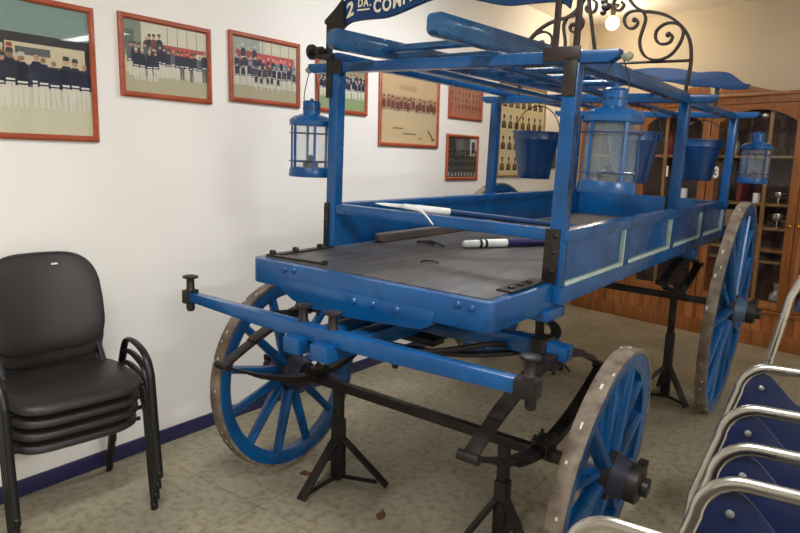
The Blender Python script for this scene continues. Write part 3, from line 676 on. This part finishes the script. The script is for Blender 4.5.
# hooks for lanterns and buckets
for x, y in ((-.70, YH), (.70, YH), (.745, YR - .02)):
    m = MB().lathe([(.006, -.01), (.013, .0), (.016, .014), (.008, .028)], 12, Matrix.Translation((x - (.01 if x < 0 else -.016), y, 1.927)) @ Matrix.Rotation(PI / 2 * (1 if x > 0 else -1), 4, 'Y'))
    part(m, 'lantern_knob', SEPIA if y < 3 else STEEL, cart)
for x, y in ((-.31, YM), (.29, YM), (.385, YR - .02)):
    part(MB().tube(smoothpts([(x, y, 1.912), (x, y, 1.895), (x, y + .012, 1.885), (x, y + .014, 1.897)], 4), .004, 6), 'bucket_hook', IRON, cart)

# ------------------------------------------------------------------ ladder on the roof
LA = -math.radians(5)
lad = thing('ladder', 'blue painted wooden ladder lying askew on the wagon roof frame', 'ladder', cw(-.072, 1.862, 1.9635), (0, CR, CYAW + LA))
for sx in (-.273, .273):
    y0 = .05 if sx < 0 else -.01
    pl_ = [(y0, .018), (y0 + .01, .006), (y0 + .03, 0), (2.0, 0), (2.0, .078), (y0 + .03, .078), (y0 + .01, .072), (y0, .058)]
    part(MB().prism(pl_, lambda a, b, c: (c, a, b), sx - .021, sx + .021), 'rail', BLUE_R, lad, .006)
for k in range(6):
    y = .37 + .29 * k
    part(MB().tube([(-.256, y, .039), (-.1, y, .039), (.1, y, .039), (.256, y, .039)], .017, 10), 'rung', BLUE_R, lad)

# ------------------------------------------------------------------ lanterns
LG = mat('pale_lantern_glass', (170, 184, 188), .06)  # even pale tint, mostly see-through
LG.node_tree.nodes['Principled BSDF'].inputs['Alpha'].default_value = .11
def lantern(label, x, y, zb, zt, six=False):
    t = cthing('lantern', label, 'lantern', (x, y, zb), 'blue lanterns hung on the wagon beam ends')
    H_ = zt - zb; r = .098
    part(MB().lathe([(.04, 0), (r, 0), (r + .003, .006), (r - .001, .03), (r - .004, .042), (r - .010, .042), (r - .012, .034), (.05, .03)], 32), 'base', BLUE, t)
    g0, g1 = .04, H_ - .112
    part(MB().lathe([(r - .011, g0), (r - .011, g1), (r - .013, g1), (r - .013, g0)], 36, closed=True), 'glass', LG, t)
    part(MB().lathe([(r - .02, g1 - .002), (r - .002, g1 - .002), (r + .002, g1 + .002), (r + .004, g1 + .021), (r - .001, g1 + .026), (.08, g1 + .040), (.045, g1 + .052), (.03, g1 + .05)], 32), 'hood', BLUE, t)
    ch = MB().lathe([(.040, g1 + .048), (.040, H_ - .008), (.043, H_ - .006), (.036, H_), (.008, H_ + .002), (.008, H_ + .01), (1e-5, H_ + .012)], 24)
    for k in range(8):
        a = PI * 2 * k / 8
        ch.obox(Matrix.Rotation(a, 4, 'Z') @ Matrix.Translation((.040, 0, g1 + .078)), .003, .016, .006, mi=1)
    part(ch, 'chimney', [BLUE, IRON], t)
    gd = MB(); nb = 6 if six else 5
    for k in range(nb):
        a = 2 * PI * (k + .4) / nb
        if six: gd.bar((math.cos(a) * (r - .005), math.sin(a) * (r - .005), g0 - .01), (math.cos(a) * (r - .004), math.sin(a) * (r - .004), g1 + .005), .012, .006, (math.cos(a), math.sin(a), 0))
        else: gd.bar((math.cos(a) * (r - .004), math.sin(a) * (r - .004), g0 - .01), (math.cos(a) * (r - .004), math.sin(a) * (r - .004), g1 + .005), .012, .003, (math.cos(a), math.sin(a), 0))
    part(gd, 'guard_bars', BLUE, t)
    for z in (g0 + .03, g1 - .035): part(MB().tube([((r + .001) * math.cos(2 * PI * i / 32), (r + .001) * math.sin(2 * PI * i / 32), z) for i in range(32)], .0026, 6, closed=True), 'guard_ring', BLUE_D, t)
    b = MB().lathe([(.034, .03), (.036, .06), (.030, .072), (.014, .08), (.012, .095), (.006, .1)], 18); part(b, 'burner', IRON, t)
    hz = 1.934 - zb
    part(MB().tube(smoothpts([(-.036, 0, H_ - .02), (-.05, 0, H_ + .02), (-.025, 0, hz - .03), (0, 0, hz + .008), (.02, 0, hz - .03), (.042, 0, H_ + .02), (.036, 0, H_ - .02)], 5), .0022, 6), 'wire_handle', IRON, t)
    return t
lantern('blue lantern with barred panes hung at the left front post, against the white wall', -.70, YH, 1.445, 1.79, True)
lantern('large clear-glass blue lantern hung at the right front post', .70, YH, 1.475, 1.825)
lantern('blue lantern hung at the rear beam end before the cabinet glass', .748, YR - .02, 1.468, 1.812)

# ------------------------------------------------------------------ buckets
def bucket(label, x, y, zb):
    t = cthing('bucket', label, 'bucket', (x, y, zb), 'blue buckets hung under the wagon roof')
    h = .285; rt, rb = .146, .096
    part(MB().lathe([(1e-5, .004), (rb - .006, .004), (rb, 0), (rb + .003, .006), (rb + (rt - rb) * .2, h * .2), (rb + (rt - rb) * .82, h * .82), (rb + (rt - rb) * .83 + .003, h * .84), (rb + (rt - rb) * .86, h * .86), (rt, h - .004), (rt + .005, h - .002), (rt + .005, h + .004), (rt - .003, h + .004), (rt - .006, h - .004), (rb - .002, .01), (1e-5, .008)], 40), 'shell', BLUE_B, t)
    hz = 1.893 - zb
    pts = [(-(rt + .008) * math.cos(PI * i / 24), 0, h - .03 + (hz - h + .03) * math.sin(PI * i / 24)) for i in range(25)]
    part(MB().tube(pts, .0032, 6), 'wire_handle', IRON, t)
    for sg in (-1, 1): part(MB().obox(Matrix.Translation((sg * (rt + .003), 0, h - .025)), .008, .03, .04), 'ear', BLUE_B, t, .002)
bucket('blue bucket hung at the left, in front of the portrait poster', -.31, YM, 1.448)
bucket('blue bucket half hidden behind the large right front lantern', .29, YM, 1.462)
bucket('blue bucket hung nearest the rear posts, before the cabinet', .385, YR - .02, 1.468)

# ------------------------------------------------------------------ tools on the deck
def frame_to(p, q):
    d = (q - p).normalized(); x = d.cross(Vector((0, 0, 1))).normalized(); z = x.cross(d)
    M_ = Matrix((x, d, z)).transposed().to_4x4(); M_.translation = p; return M_
p = cw(-.24, 2.16, 1.362); q_ = cw(.34, 2.90, 1.272)
T = Vector(cw(-.297, 2.2, 1.355)); Q = Vector(cw(.42, 2.87, 1.275)); Mt = frame_to(T, Q); Ln = (Q - T).length
pk = thing('pike_pole', 'blue pole with white spike and hook resting on the wagon front rail', 'pike pole', T, Mt.to_euler())
part(MB().tube([(0, .30, 0), (0, .6, 0), (0, Ln, 0)], [.0125, .0125, .012], 12), 'shaft', BLUE_S, pk)
m = MB().lathe([(.012, .16), (.016, .19), (.0165, .33), (.0135, .335)], 14, Matrix.Rotation(-PI / 2, 4, 'X')); part(m, 'socket', WHITEP, pk)
part(MB().tube([(0, 0, 0), (0, .03, 0), (0, .1, 0), (0, .19, 0)], [.001, .006, .009, .012], 8, flat=.7), 'spike', WHITEP, pk)
part(MB().tube(smoothpts([(0, .165, 0), (.018, .125, .003), (.065, .122, .004), (.125, .16, .003), (.185, .185, -.004), (.24, .222, -.045)], 5), [.0135 - .0105 * i / 25 for i in range(26)], 8, flat=.7), 'hook', WHITEP, pk)
T = Vector(cw(-.10, 2.64, 1.161)); Q = Vector(cw(.50, 3.76, 1.161)); Mt = frame_to(T, Q)
p2 = thing('tool_shaft', 'navy pole with white black-banded tip lying on the wagon deck', 'pole', T, Mt.to_euler())
part(MB().tube([(0, .24, 0), (0, .7, 0), (0, 1.25, 0)], .0195, 14), 'shaft', mat('purple_navy_paint', (36, 34, 84), .3, coat=.3), p2)
m = MB().tube([(0, 0, 0), (0, .012, 0), (0, .13, 0), (0, .245, 0)], [.012, .017, .0205, .0205], 14)
part(m, 'tip', WHITEP, p2, label='white painted tip')
for y in (.085, .115): part(MB().lathe([(.0195, y), (.0213, y), (.0213, y + .014), (.0195, y + .014)], 14, Matrix.Rotation(-PI / 2, 4, 'X'), closed=True), 'band', IRON, p2)
m = MB(); m.loft([[Vector((a * w_, y, .02 + b * h_)) for a, b in ((-.5, -.5), (.5, -.5), (.5, .5), (-.5, .5))] for y, w_, h_ in ((0, .03, .03), (.02, .05, .04), (1.45, .05, .04))], smooth=False)
T = Vector(cw(-.47, 2.45, ZD)); o = m.build('timber_plank', mat('grey_worn_timber', (66, 63, 64), .6, rgb2=(96, 76, 60), scale=6, stretch=(8, 1, 8)), bevel=.003)
o.location = T + Vector((0, 0, .002)); o.rotation_euler = (0, CR, CYAW); tag(o, 'grey worn timber lying along the left side of the wagon bed', 'plank')
m = MB().tube(smoothpts([(0, 0, .006), (.05, .02, .006), (.08, -.02, .008), (.03, -.035, .012), (-.02, -.01, .008), (.04, .02, .012), (.1, .01, .006), (.14, -.02, .006)], 5), .0045, 6)
o = m.build('cord_coil', IRON); o.location = cw(-.31, 2.60, ZD + .002); o.rotation_euler = (0, CR, 0); tag(o, 'small loop of dark cord on the deck below the pike hook', 'cord')

# ------------------------------------------------------------------ axle stands
def stand(label, x, y, ztop, dirs, zc=.22):
    t = thing('axle_stand', label, 'axle stand', (x, y, 0), group='black axle stands under the wagon')
    part(MB().box(-.026, .026, -.026, .026, .012, ztop * .66), 'outer_tube', IRON, t, .002)
    part(MB().box(-.020, .020, -.020, .020, ztop * .6, ztop), 'inner_tube', IRON, t, .002)
    for a, l in dirs:
        c_, s_ = math.cos(a), math.sin(a)
        part(MB().bar((c_ * .02, s_ * .02, zc), (c_ * l, s_ * l, .008), .045, .012, (c_ * .5, s_ * .5, .8)), 'leg', IRON, t, .001)
        part(MB().bar((c_ * .02, s_ * .02, .02), (c_ * l * .8, s_ * l * .8, .02), .006, .02), 'tie', IRON, t)
    return t
def ctop(x, y, z): return cw(x, y, z).z
for lab, lx_, ly_, zt, ds in (('axle stand beside the left front wheel', -.49, 2.222, .459, ((-1.53, .265), (.36, .25), (2.5, .2))),
                             ('axle stand beside the right front wheel', .405, 2.20, .459, ((-2.5, .17), (-.35, .2), (1.7, .2))),
                             ('axle stand under the rear axle near the right rear wheel', .47, 4.457, .701, ((-.6, .20), (2.0, .22), (-2.6, .22))),
                             ('axle stand under the rear axle on the left, seen below the deck', -.46, 4.457, .701, ((-1.2, .24), (.5, .24), (2.5, .22)))):
    w_ = cw(lx_, ly_, zt); stand('black ' + lab, w_.x, w_.y, w_.z + .001, ds)

# ------------------------------------------------------------------ stacked black chairs
def visitor_chair(label, loc, yaw_, tagmark=False):
    t = thing('visitor_chair', label, 'chair', loc, (0, 0, yaw_), 'stacked black visitor chairs')
    # seat: cushioned rounded slab
    def cushion(poly_half, z0, z1, crown):
        pass
    m = MB(); n = 9; rings = []
    def ring(sx, sy, z, xo=0):
        pts = []
        for i in range(40):
            a = 2 * PI * i / 40; c_, s_ = math.cos(a), math.sin(a); e = .42
            pts.append(Vector((xo + sx * abs(c_) ** e * (1 if c_ > 0 else -1), sy * abs(s_) ** e * (1 if s_ > 0 else -1), z)))
        return pts
    for k, z in ((.80, .409), (.95, .412), (1., .424), (1., .437), (.965, .450), (.86, .458), (.6, .463), (.25, .465)): rings.append(ring(.228 * k, .256 * k, z, .012))
    for r_ in rings:
        for v in r_:
            if v.x > .13: v.z -= (v.x - .13) * .22
    m.loft(rings); part(m, 'seat', VINYL, t)
    # backrest
    m = MB(); rings = []
    for k, dx in ((.9, -.020), (.985, -.014), (1., 0), (.985, .012), (.93, .020), (.7, .026), (.3, .028)):
        pts = []
        for i in range(44):
            a = 2 * PI * i / 44; c_, s_ = math.cos(a), math.sin(a); e = .5
            yy = .232 * k * abs(c_) ** e * (1 if c_ > 0 else -1); zz = .213 * k * abs(s_) ** e * (1 if s_ > 0 else -1)
            if zz < 0: yy *= 1.0
            else: yy *= 1 - .10 * (zz / .213) ** 2
            xx = dx + .9 * yy * yy
            pts.append(Vector((-.215 + xx - zz * .2, yy, .735 + zz)))
        rings.append(pts)
    m.loft(rings); part(m, 'backrest', VINYL, t)
    if tagmark: part(MB().box(-.214, -.209, .04, .065, .895, .902), 'tag', WHITEP, t, 0, label='tiny white tag near the top of the backrest')
    for s in (-1, 1):
        pts = smoothpts([(-.25, s * .276, 0), (-.20, s * .276, .2), (-.10, s * .276, .44), (-.055, s * .276, .535), (-.01, s * .276, .563), (.08, s * .276, .556), (.16, s * .276, .52), (.197, s * .276, .455), (.205, s * .276, .40), (.222, s * .276, .2), (.245, s * .276, 0)], 5)
        part(MB().tube(pts, .0088, 10, flat=1.85, up=(1, 0, 0)), 'side_frame', BLACKP, t)
        part(MB().bar((-.06, s * .2, .39), (-.235, s * .2, .64), .022, .012, (1, 0, 0)), 'back_support', BLACKP, t, .002)
        for x in (-.25, .245): part(MB().lathe([(.013, 0), (.013, .025), (.009, .03)], 10, Matrix.Translation((x, s * .276, 0))), 'foot', BLACKP, t)
    for x in (-.12, .13): part(MB().tube([(x, -.276, .39), (x, -.1, .385), (x, .1, .385), (x, .276, .39)], .010, 8), 'seat_crossbar', BLACKP, t)
    return t
N = ('bottom', 'second from the bottom', 'third from the bottom', 'top')
for k in range(4):
    dx = .022 * k
    visitor_chair('black vinyl visitor chair, %s of the stack against the wall' % N[k], (.288 + dx, 1.255 - dx * .15, .0585 * k), -.13, k == 3)

# ------------------------------------------------------------------ folded chrome chairs on the right
def folding_chair(label, x, y, z_top, yaw_=0., panel=NAVY, lean=.15, hook=False, tilt=0., w=.225, name='folding_chair', group='folding chairs in a row at the right', dip=.085):
    t = thing(name, label, 'chair', (x, y, 0), (0, tilt, yaw_), group)
    # local: x across, y away from viewer at the top; origin on the floor under the top edge
    def P(u, z): return (u, lean * (z / z_top) - lean, z)
    R_ = .085; pts = [P(-w - .07, 0), P(-w - .062, z_top * .4), P(-w - .045, z_top - .25), P(-w - .014, z_top - R_ - .05)]
    pts += [P(-w + R_ - R_ * math.cos(PI / 2 * i / 8), z_top - R_ + R_ * math.sin(PI / 2 * i / 8) - .0) for i in range(0, 9)]
    pts += [P(u, z_top + .004) for u in (-.05, .0, .05)]
    pts += [P(w - R_ + R_ * math.cos(PI / 2 * i / 8), z_top - R_ + R_ * math.sin(PI / 2 * i / 8)) for i in range(8, -1, -1)]
    pts += [P(w + .014, z_top - R_ - .05), P(w + .045, z_top - .25), P(w + .062, z_top * .4), P(w + .07, 0)]
    part(MB().tube(pts, .0085, 12, flat=1.75, up=(0, 1, 0)), 'back_frame', CHROME, t)
    # backrest panel: sheet with dished top edge
    m = MB(); nu, nz = 36, 8; rings = []; vs = []; fs = []
    zt, zb = z_top - .020, z_top - .30
    for th in (0, 1):
        for j in range(nz + 1):
            for i in range(nu + 1):
                a = -1 + 2 * i / nu; u = a * (w - .010) * (1 + .16 * (1 - j / nz))
                a_ = abs(a); q = min(1, max(0, (.78 - a_) / .55)); q = q * q * (3 - 2 * q)
                top_z = zt - dip * q - (max(0, a_ - .74) / .26) ** 2.2 * .062
                z = zb + (top_z - zb) * j / nz
                pp = P(u, z); bow = .030 * (1 - a * a) * (j / nz)
                vs.append((pp[0], pp[1] + bow + (.004 if th else -.004), pp[2]))
    k = (nu + 1) * (nz + 1)
    for j in range(nz):
        for i in range(nu):
            a = j * (nu + 1) + i; fs.append((a, a + 1, a + nu + 2, a + nu + 1)); fs.append((k + a, k + a + nu + 1, k + a + nu + 2, k + a + 1))
    edge = [i for i in range(nu + 1)] + [j * (nu + 1) + nu for j in range(1, nz + 1)] + [nz * (nu + 1) + i for i in range(nu - 1, -1, -1)] + [j * (nu + 1) for j in range(nz - 1, 0, -1)]
    for a, b in zip(edge, edge[1:] + edge[:1]): fs.append((a, b, k + b, k + a))
    m.add(vs, fs, True); part(m, 'backrest', panel, t)
    for sg in (-1, 1):
        pp = P(sg * (w - .06), z_top - .062)
        part(MB().lathe([(.0085, 0), (.008, .003), (.003, .006), (1e-5, .0065)], 12, Matrix.Translation((pp[0], pp[1] - .0035 + .004, pp[2])) @ Matrix.Rotation(PI / 2, 4, 'X')), 'rivet', STEEL, t)
    # folded seat and rear legs
    zs0, zs1 = .16, .56
    p0, p1 = P(0, zs0), P(0, zs1)
    m = MB().bar((0, p0[1] + .028, zs0), (0, p1[1] + .028, zs1), w * 2 - .06, .022, (0, 1, 0)); part(m, 'seat', panel, t, .008)
    for sg in (-1, 1):
        part(MB().tube([(sg * (w - .03), P(0, .56)[1] + .006, .60), (sg * (w - .03), P(0, .3)[1] + .055, .3), (sg * (w - .028), -lean + .16, 0)], .011, 8), 'rear_leg', CHROME, t)
    part(MB().tube([P(-w, .12), P(0, .12), P(w, .12)], .008, 8), 'stretcher', CHROME, t)
    if hook:
        part(MB().tube(smoothpts([P(-w - .012, z_top - .20), (-w - .04, -.05, z_top - .215), (-w - .075, -.07, z_top - .235), (-w - .085, -.085, z_top - .25), (-w - .07, -.09, z_top - .255), (-w - .045, -.085, z_top - .245)], 4), .0035, 6), 'coupling_hook', CHROME, t)
    return t
folding_chair('navy and chrome folding chair, farthest of the four standing in a row', 2.928, 2.20, .95)
folding_chair('navy and chrome folding chair, second farthest of the row at the right', 2.958, 1.79, .95)
folding_chair('navy and chrome folding chair, second nearest of the row at the right', 2.99, 1.525, .95)
folding_chair('navy and chrome folding chair, nearest of the row, in the bottom right corner', 3.00, 1.335, .95, hook=True)
folding_chair('pale grey backed chair whose rounded top shows at the bottom edge', 2.845, 1.055, .935, panel=PALE, group=None, dip=.0, lean=.12, yaw_=-.03)
folding_chair('chrome chair tilted sideways behind the row, rising out of the right edge', 2.86, 2.82, 1.30, tilt=.15, lean=.06, group=None, yaw_=.25)

# ------------------------------------------------------------------ cabinet along the back wall
cab_rot = (0, 0, -TH)
def cabinet(label, s0, s1, doors, mull):
    base = Vector((1.5, 6.512, 0)); e = Vector((math.cos(TH), -math.sin(TH), 0))
    t = thing('display_cabinet', label, 'cabinet', base + e * s0, cab_rot, 'honey wood display cabinets along the back wall')
    L = s1 - s0; D = .38; zt = 2.16
    part(MB().box(0, .02, .02, D, .0, zt), 'side_panel', CABW, t, .002); part(MB().box(L - .02, L, .02, D, .0, zt), 'side_panel', CABW, t, .002)
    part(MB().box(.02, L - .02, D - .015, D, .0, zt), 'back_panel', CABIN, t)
    part(MB().box(0, L, 0.004, D, 0, .135), 'plinth', CABW, t, .006)
    part(MB().box(.02, L - .02, .02, .035, .135, .305), 'plank_panel', PLANK, t)
    part(MB().box(0, L, -.008, D - .016, .30, .335), 'ledge', CABW, t, .006)
    for z in (.755, .855, 1.045, 1.25, 1.66):
        part(MB().box(.02, L - .02, .05, D - .016, z - .022, z), 'shelf', SHELFW, t, .003)
    part(MB().box(0, L, 0, D, 2.10, zt), 'top_board', CABW, t, .003)
    part(MB().box(-.01, L + .01, -.02, D, zt, zt + .02), 'cornice', CABW, t, .005)
    n = 40; pts = [(.0, zt + .018)] + [(L * i / n, zt + .022 + .135 * abs(math.cos(PI * i / n)) ** 3.2) for i in range(n + 1)] + [(L, zt + .018)]
    # notch at the ends
    pts = [(a, (b if .045 < a < L - .045 else zt + .03)) for a, b in pts]
    part(MB().prism(pts, lambda a, b, c: (a, c, b), .0, .022), 'crest', CABW, t, .003)
    part(MB().box(mull - s0 - .016, mull - s0 + .016, .028, .048, .336, 2.095), 'mullion', SHELFW, t, .003)
    dw = L / doors
    for k in range(doors):
        a0, a1 = k * dw + .003, (k + 1) * dw - .003
        d_ = bpy.data.objects.new('door', None); C.objects.link(d_); d_.parent = t; d_.location = (a0, 0, .34); d_.empty_display_size = .05
        w_ = a1 - a0; h = 2.095 - .34; sw = .068
        f = MB(); f.box(0, sw, 0, .022, 0, h); f.box(w_ - sw, w_, 0, .022, 0, h); f.box(sw, w_ - sw, 0, .022, 0, .075)
        arch = [(sw, h), (sw, h - .155)] + [(sw + (w_ - 2 * sw) * i / 16, h - .155 + .108 * math.sin(PI * i / 16) ** .8) for i in range(1, 16)] + [(w_ - sw, h - .155), (w_ - sw, h)]
        f.prism(arch, lambda a, b, c: (a, c, b), 0, .022); part(f, 'door_frame', CABW, d_, .003)
        part(MB().box(sw - .005, w_ - sw + .005, .009, .013, .07, h - .035), 'pane', GLASS, d_)
        part(MB().lathe([(.006, 0), (.012, .01), (.013, .018), (.006, .024)], 12, Matrix.Translation((w_ - sw * .5 if k % 2 == 0 else sw * .5, 0, h * .42)) @ Matrix.Rotation(PI / 2, 4, 'X')), 'knob', BRASS, d_)
    return t, e, base
cabinet('left honey wood display cabinet seen behind the wagon bed and buckets', -1.235, .142, 2, -.287)
cabinet('right honey wood display cabinet with glass doors beside the rear wheel', .146, 1.70, 2, .64)
E_ = Vector((math.cos(TH), -math.sin(TH), 0)); N_ = Vector((math.sin(TH), math.cos(TH), 0)); B0 = Vector((1.5, 6.512, 0))
def cpos(s, dpt, z): return B0 + E_ * s + N_ * dpt + Vector((0, 0, z))
def inside(name, label, cat, s, dpt, z, mb, mats, group=None, bevel=0.):
    o = mb.build(name, mats, bevel=bevel); o.location = cpos(s, dpt, z + .001); o.rotation_euler = cab_rot
    return tag(o, label, cat, group)
def goblet(h, r): return MB().lathe([(r * .75, 0), (r * .75, .006), (.008, .016), (.007, h * .42), (r * .7, h * .52), (r, h * .75), (r * .9, h), (r * .84, h), (r * .8, h * .76), (r * .4, h * .58), (1e-5, h * .56)], 20)
def trophy(h, r):
    m = goblet(h, r)
    for sg in (-1, 1): m.tube(smoothpts([(sg * r * .8, 0, h * .9), (sg * r * 1.7, 0, h * .88), (sg * r * 1.6, 0, h * .62), (sg * r * .7, 0, h * .58)], 4), .004, 6)
    return m
def jug(h, r): return MB().lathe([(r * .7, 0), (r, h * .3), (r * .9, h * .55), (r * .45, h * .75), (r * .55, h), (r * .5, h), (r * .4, h * .76), (r * .8, h * .5), (1e-5, h * .1)], 20)
def bookbox(w, d_, h): return MB().box(-w / 2, w / 2, -d_ / 2, d_ / 2, 0, h)
def helmet(r):
    m = MB().lathe([(r * 1.35, 0), (r * 1.3, .012), (r, .02), (r * .98, r * .5), (r * .75, r * .95), (r * .35, r * 1.15), (1e-5, r * 1.2)], 24); return m
RED = mat('dull_red_enamel', (122, 40, 34), .4); GRN = mat('bottle_green', (38, 58, 46), .3); DKB = mat('dark_bronze', (52, 40, 32), .4, .5)
BUF = mat('buff_card', (150, 118, 86), .7); GRY = mat('grey_card', (128, 124, 118), .7)
inside('trophy_cup', 'silver cup shining on the lower middle shelf right of the rear wheel', 'cup', .745, .10, 1.045, trophy(.12, .045), SILVER)
inside('trophy_cup', 'small silver cup on the shelf just above the shining cup', 'cup', .735, .10, 1.25, trophy(.10, .034), SILVER)
inside('glass_jug', 'clear glass jug on the bottom of the right cabinet', 'jug', .80, .14, .335, jug(.22, .07), mat('pressed_glass', (200, 204, 200), .1, .55))
inside('helmet', 'cream dress helmet on the top shelf at the right edge', 'helmet', .93, .22, 1.66, helmet(.072), BOX_C)
inside('document_stand', 'pale propped card on the top shelf right of the helmet', 'card', 1.12, .2, 1.66, bookbox(.12, .01, .16), GRY)
for k in range(5):
    inside('figurine', 'dark bronze figurine in the row on the top shelf of the right cabinet', 'figurine', .46 + .075 * k, .10 + .02 * (k % 2), 1.66, MB().lathe([(.02, 0), (.02, .012), (.012, .016), (.016, .045), (.010, .06), (.012, .07), (1e-5, .082)], 12), DKB, 'bronze figurines on the top shelf')
inside('book', 'red bound book leaning on the middle shelf behind the rear lantern', 'book', .40, .18, 1.25, bookbox(.04, .15, .22), RED)
inside('card_box', 'buff card box on the middle shelf below the rear lantern', 'box', .35, .16, 1.045, bookbox(.18, .14, .13), BUF, bevel=.004)
inside('card_box', 'grey flat box on the middle shelf right of the rear lantern', 'box', 1.15, .2, 1.25, bookbox(.26, .16, .07), GRY, bevel=.004)
inside('tin', 'small white tin on the middle shelf at the right', 'tin', .56, .09, 1.25, MB().lathe([(.03, 0), (.03, .08), (.028, .085), (1e-5, .085)], 16), WHITEP)
inside('bottle', 'dark bottle on the middle shelf near the right edge', 'bottle', .95, .12, 1.25, MB().lathe([(.03, 0), (.032, .1), (.012, .15), (.013, .2), (1e-5, .2)], 16), GRN)
inside('bottle', 'dark bottle standing beside the shining silver cup', 'bottle', .90, .15, .855, MB().lathe([(.03, 0), (.032, .06), (.012, .09), (.013, .12), (1e-5, .12)], 16), DKB)
inside('brass_bell', 'brass bell on the upper shelf behind the middle bucket', 'bell', -.50, .15, 1.66, MB().lathe([(.055, 0), (.045, .03), (.035, .08), (.012, .1), (.01, .125), (1e-5, .13)], 18), BRASS)
inside('card_box', 'buff card box low in the left cabinet beside its centre stile', 'box', -.62, .16, 1.045, bookbox(.2, .14, .12), BUF, bevel=.004)
inside('book', 'red bound book on the upper shelf of the left cabinet', 'book', -.28, .15, 1.66, bookbox(.05, .15, .2), RED)
inside('helmet', 'dark leather helmet on the middle shelf of the left cabinet', 'helmet', -.26, .19, 1.25, helmet(.07), DKB)
inside('tin', 'small white tin beside the dark leather helmet', 'tin', -.10, .10, 1.25, MB().lathe([(.03, 0), (.03, .09), (.028, .095), (1e-5, .095)], 16), WHITEP)
inside('glass_jug', 'grey glass jug on the upper shelf of the right cabinet near its left stile', 'jug', .30, .15, 1.66, jug(.2, .05), mat('smoky_glass', (150, 150, 146), .12, .5))
# white numbers on the door glass
for ch, s, z in (('1', -.262, 1.46), ('3', .205, 1.462)):
    vs, fs = text_polys(ch, .13, .006)
    m = MB(); m.add([(v.x * .8, -.0012, v.y) for v in vs], fs); m.add([(v.x * .8, -.002, v.y) for v in vs], fs)
    o = m.build('number_sticker', WHITEP); o.location = cpos(s, -.0005, z); o.rotation_euler = cab_rot
    tag(o, 'white number %s stuck on the %s cabinet' % (ch, 'left' if ch == '1' else 'right'), 'number')

for lab, x, y, a in (('brown dry leaf on the floor between the left front wheel and its stand', .85, 2.15, .4), ('brown dry leaf on the open floor in front of the left stand', 1.379, 2.087, 1.9)):
    m = MB(); L = [(-.035, 0, .004), (-.015, .02, .010), (.012, .017, .006), (.036, .004, .012), (.014, -.016, .007), (-.014, -.020, .011)]
    n_ = len(L); m.add([(0, 0, .003)] + L + [(0, 0, .0015)] + [(p_[0], p_[1], p_[2] - .0015) for p_ in L], [(0, 1 + i, 1 + (i + 1) % n_) for i in range(n_)] + [(n_ + 1, n_ + 2 + (i + 1) % n_, n_ + 2 + i) for i in range(n_)] + [(1 + i, n_ + 2 + i, n_ + 2 + (i + 1) % n_, 1 + (i + 1) % n_) for i in range(n_)])
    o = m.build('dry_leaf', LEAF); o.location = (x, y, 0); o.rotation_euler = (0, 0, a); tag(o, lab, 'leaf')
# ------------------------------------------------------------------ lamps
bl = thing('bare_bulb', 'bare glowing bulb on the ceiling by the back corner', 'lamp', (.70, 6.38, RZ))
part(MB().lathe([(.05, 0), (.055, -.02), (.03, -.03), (.022, -.09), (.02, -.098)], 18), 'lampholder', mat('lampholder_brown', (92, 76, 60), .5), bl)
part(MB().ball((0, 0, -.165), .062, 14), 'bulb', memit('bulb_glow', (255, 236, 196), 12.), bl)
pl0 = bpy.data.lights.new('bulb_light', 'POINT'); pl0.energy = 22; pl0.color = (1, .84, .6); pl0.shadow_soft_size = .07
o = bpy.data.objects.new('bulb_light', pl0); C.objects.link(o); o.location = (.70, 6.38, RZ - .25)
def ceiling_light(label, x, y, lx_, ly_, power, col=(.96, .98, 1)):
    t = thing('ceiling_light', label, 'lamp', (x, y, RZ), group='ceiling lights outside the picture')
    part(MB().box(-lx_ / 2, lx_ / 2, -ly_ / 2, ly_ / 2, -.05, 0), 'housing', CEIL, t, .004)
    part(MB().box(-lx_ / 2 + .02, lx_ / 2 - .02, -ly_ / 2 + .02, ly_ / 2 - .02, -.062, -.0505), 'diffuser', memit('tube_glow', (255, 244, 226), 3.), t)
    a = bpy.data.lights.new('ceiling_lamp', 'AREA'); a.shape = 'RECTANGLE'; a.size = lx_; a.size_y = ly_; a.energy = power; a.color = col
    o = bpy.data.objects.new('ceiling_lamp', a); C.objects.link(o); o.location = (x, y, RZ - .07)
    return o
ceiling_light('ceiling light above the space behind the camera', 2.2, .2, .3, 1.2, 70)
ceiling_light('ceiling light over the far left of the room', 1.3, 3.7, .3, 1.2, 48)
k = ceiling_light('ceiling light far to the right of the room', 6.4, .5, .5, 1.3, 185)
ceiling_light('ceiling light over the back right of the room', 5.2, 4.45, 1.2, .25, 24)

w = bpy.data.worlds.new('world'); bpy.context.scene.world = w; w.use_nodes = True
w.node_tree.nodes['Background'].inputs[0].default_value = (.9, .95, 1, 1); w.node_tree.nodes['Background'].inputs[1].default_value = .0
vs_ = bpy.context.scene.view_settings; vs_.view_transform = 'Standard'; vs_.look = 'None'; vs_.gamma = 1; vs_.use_curve_mapping = False; vs_.exposure = .0
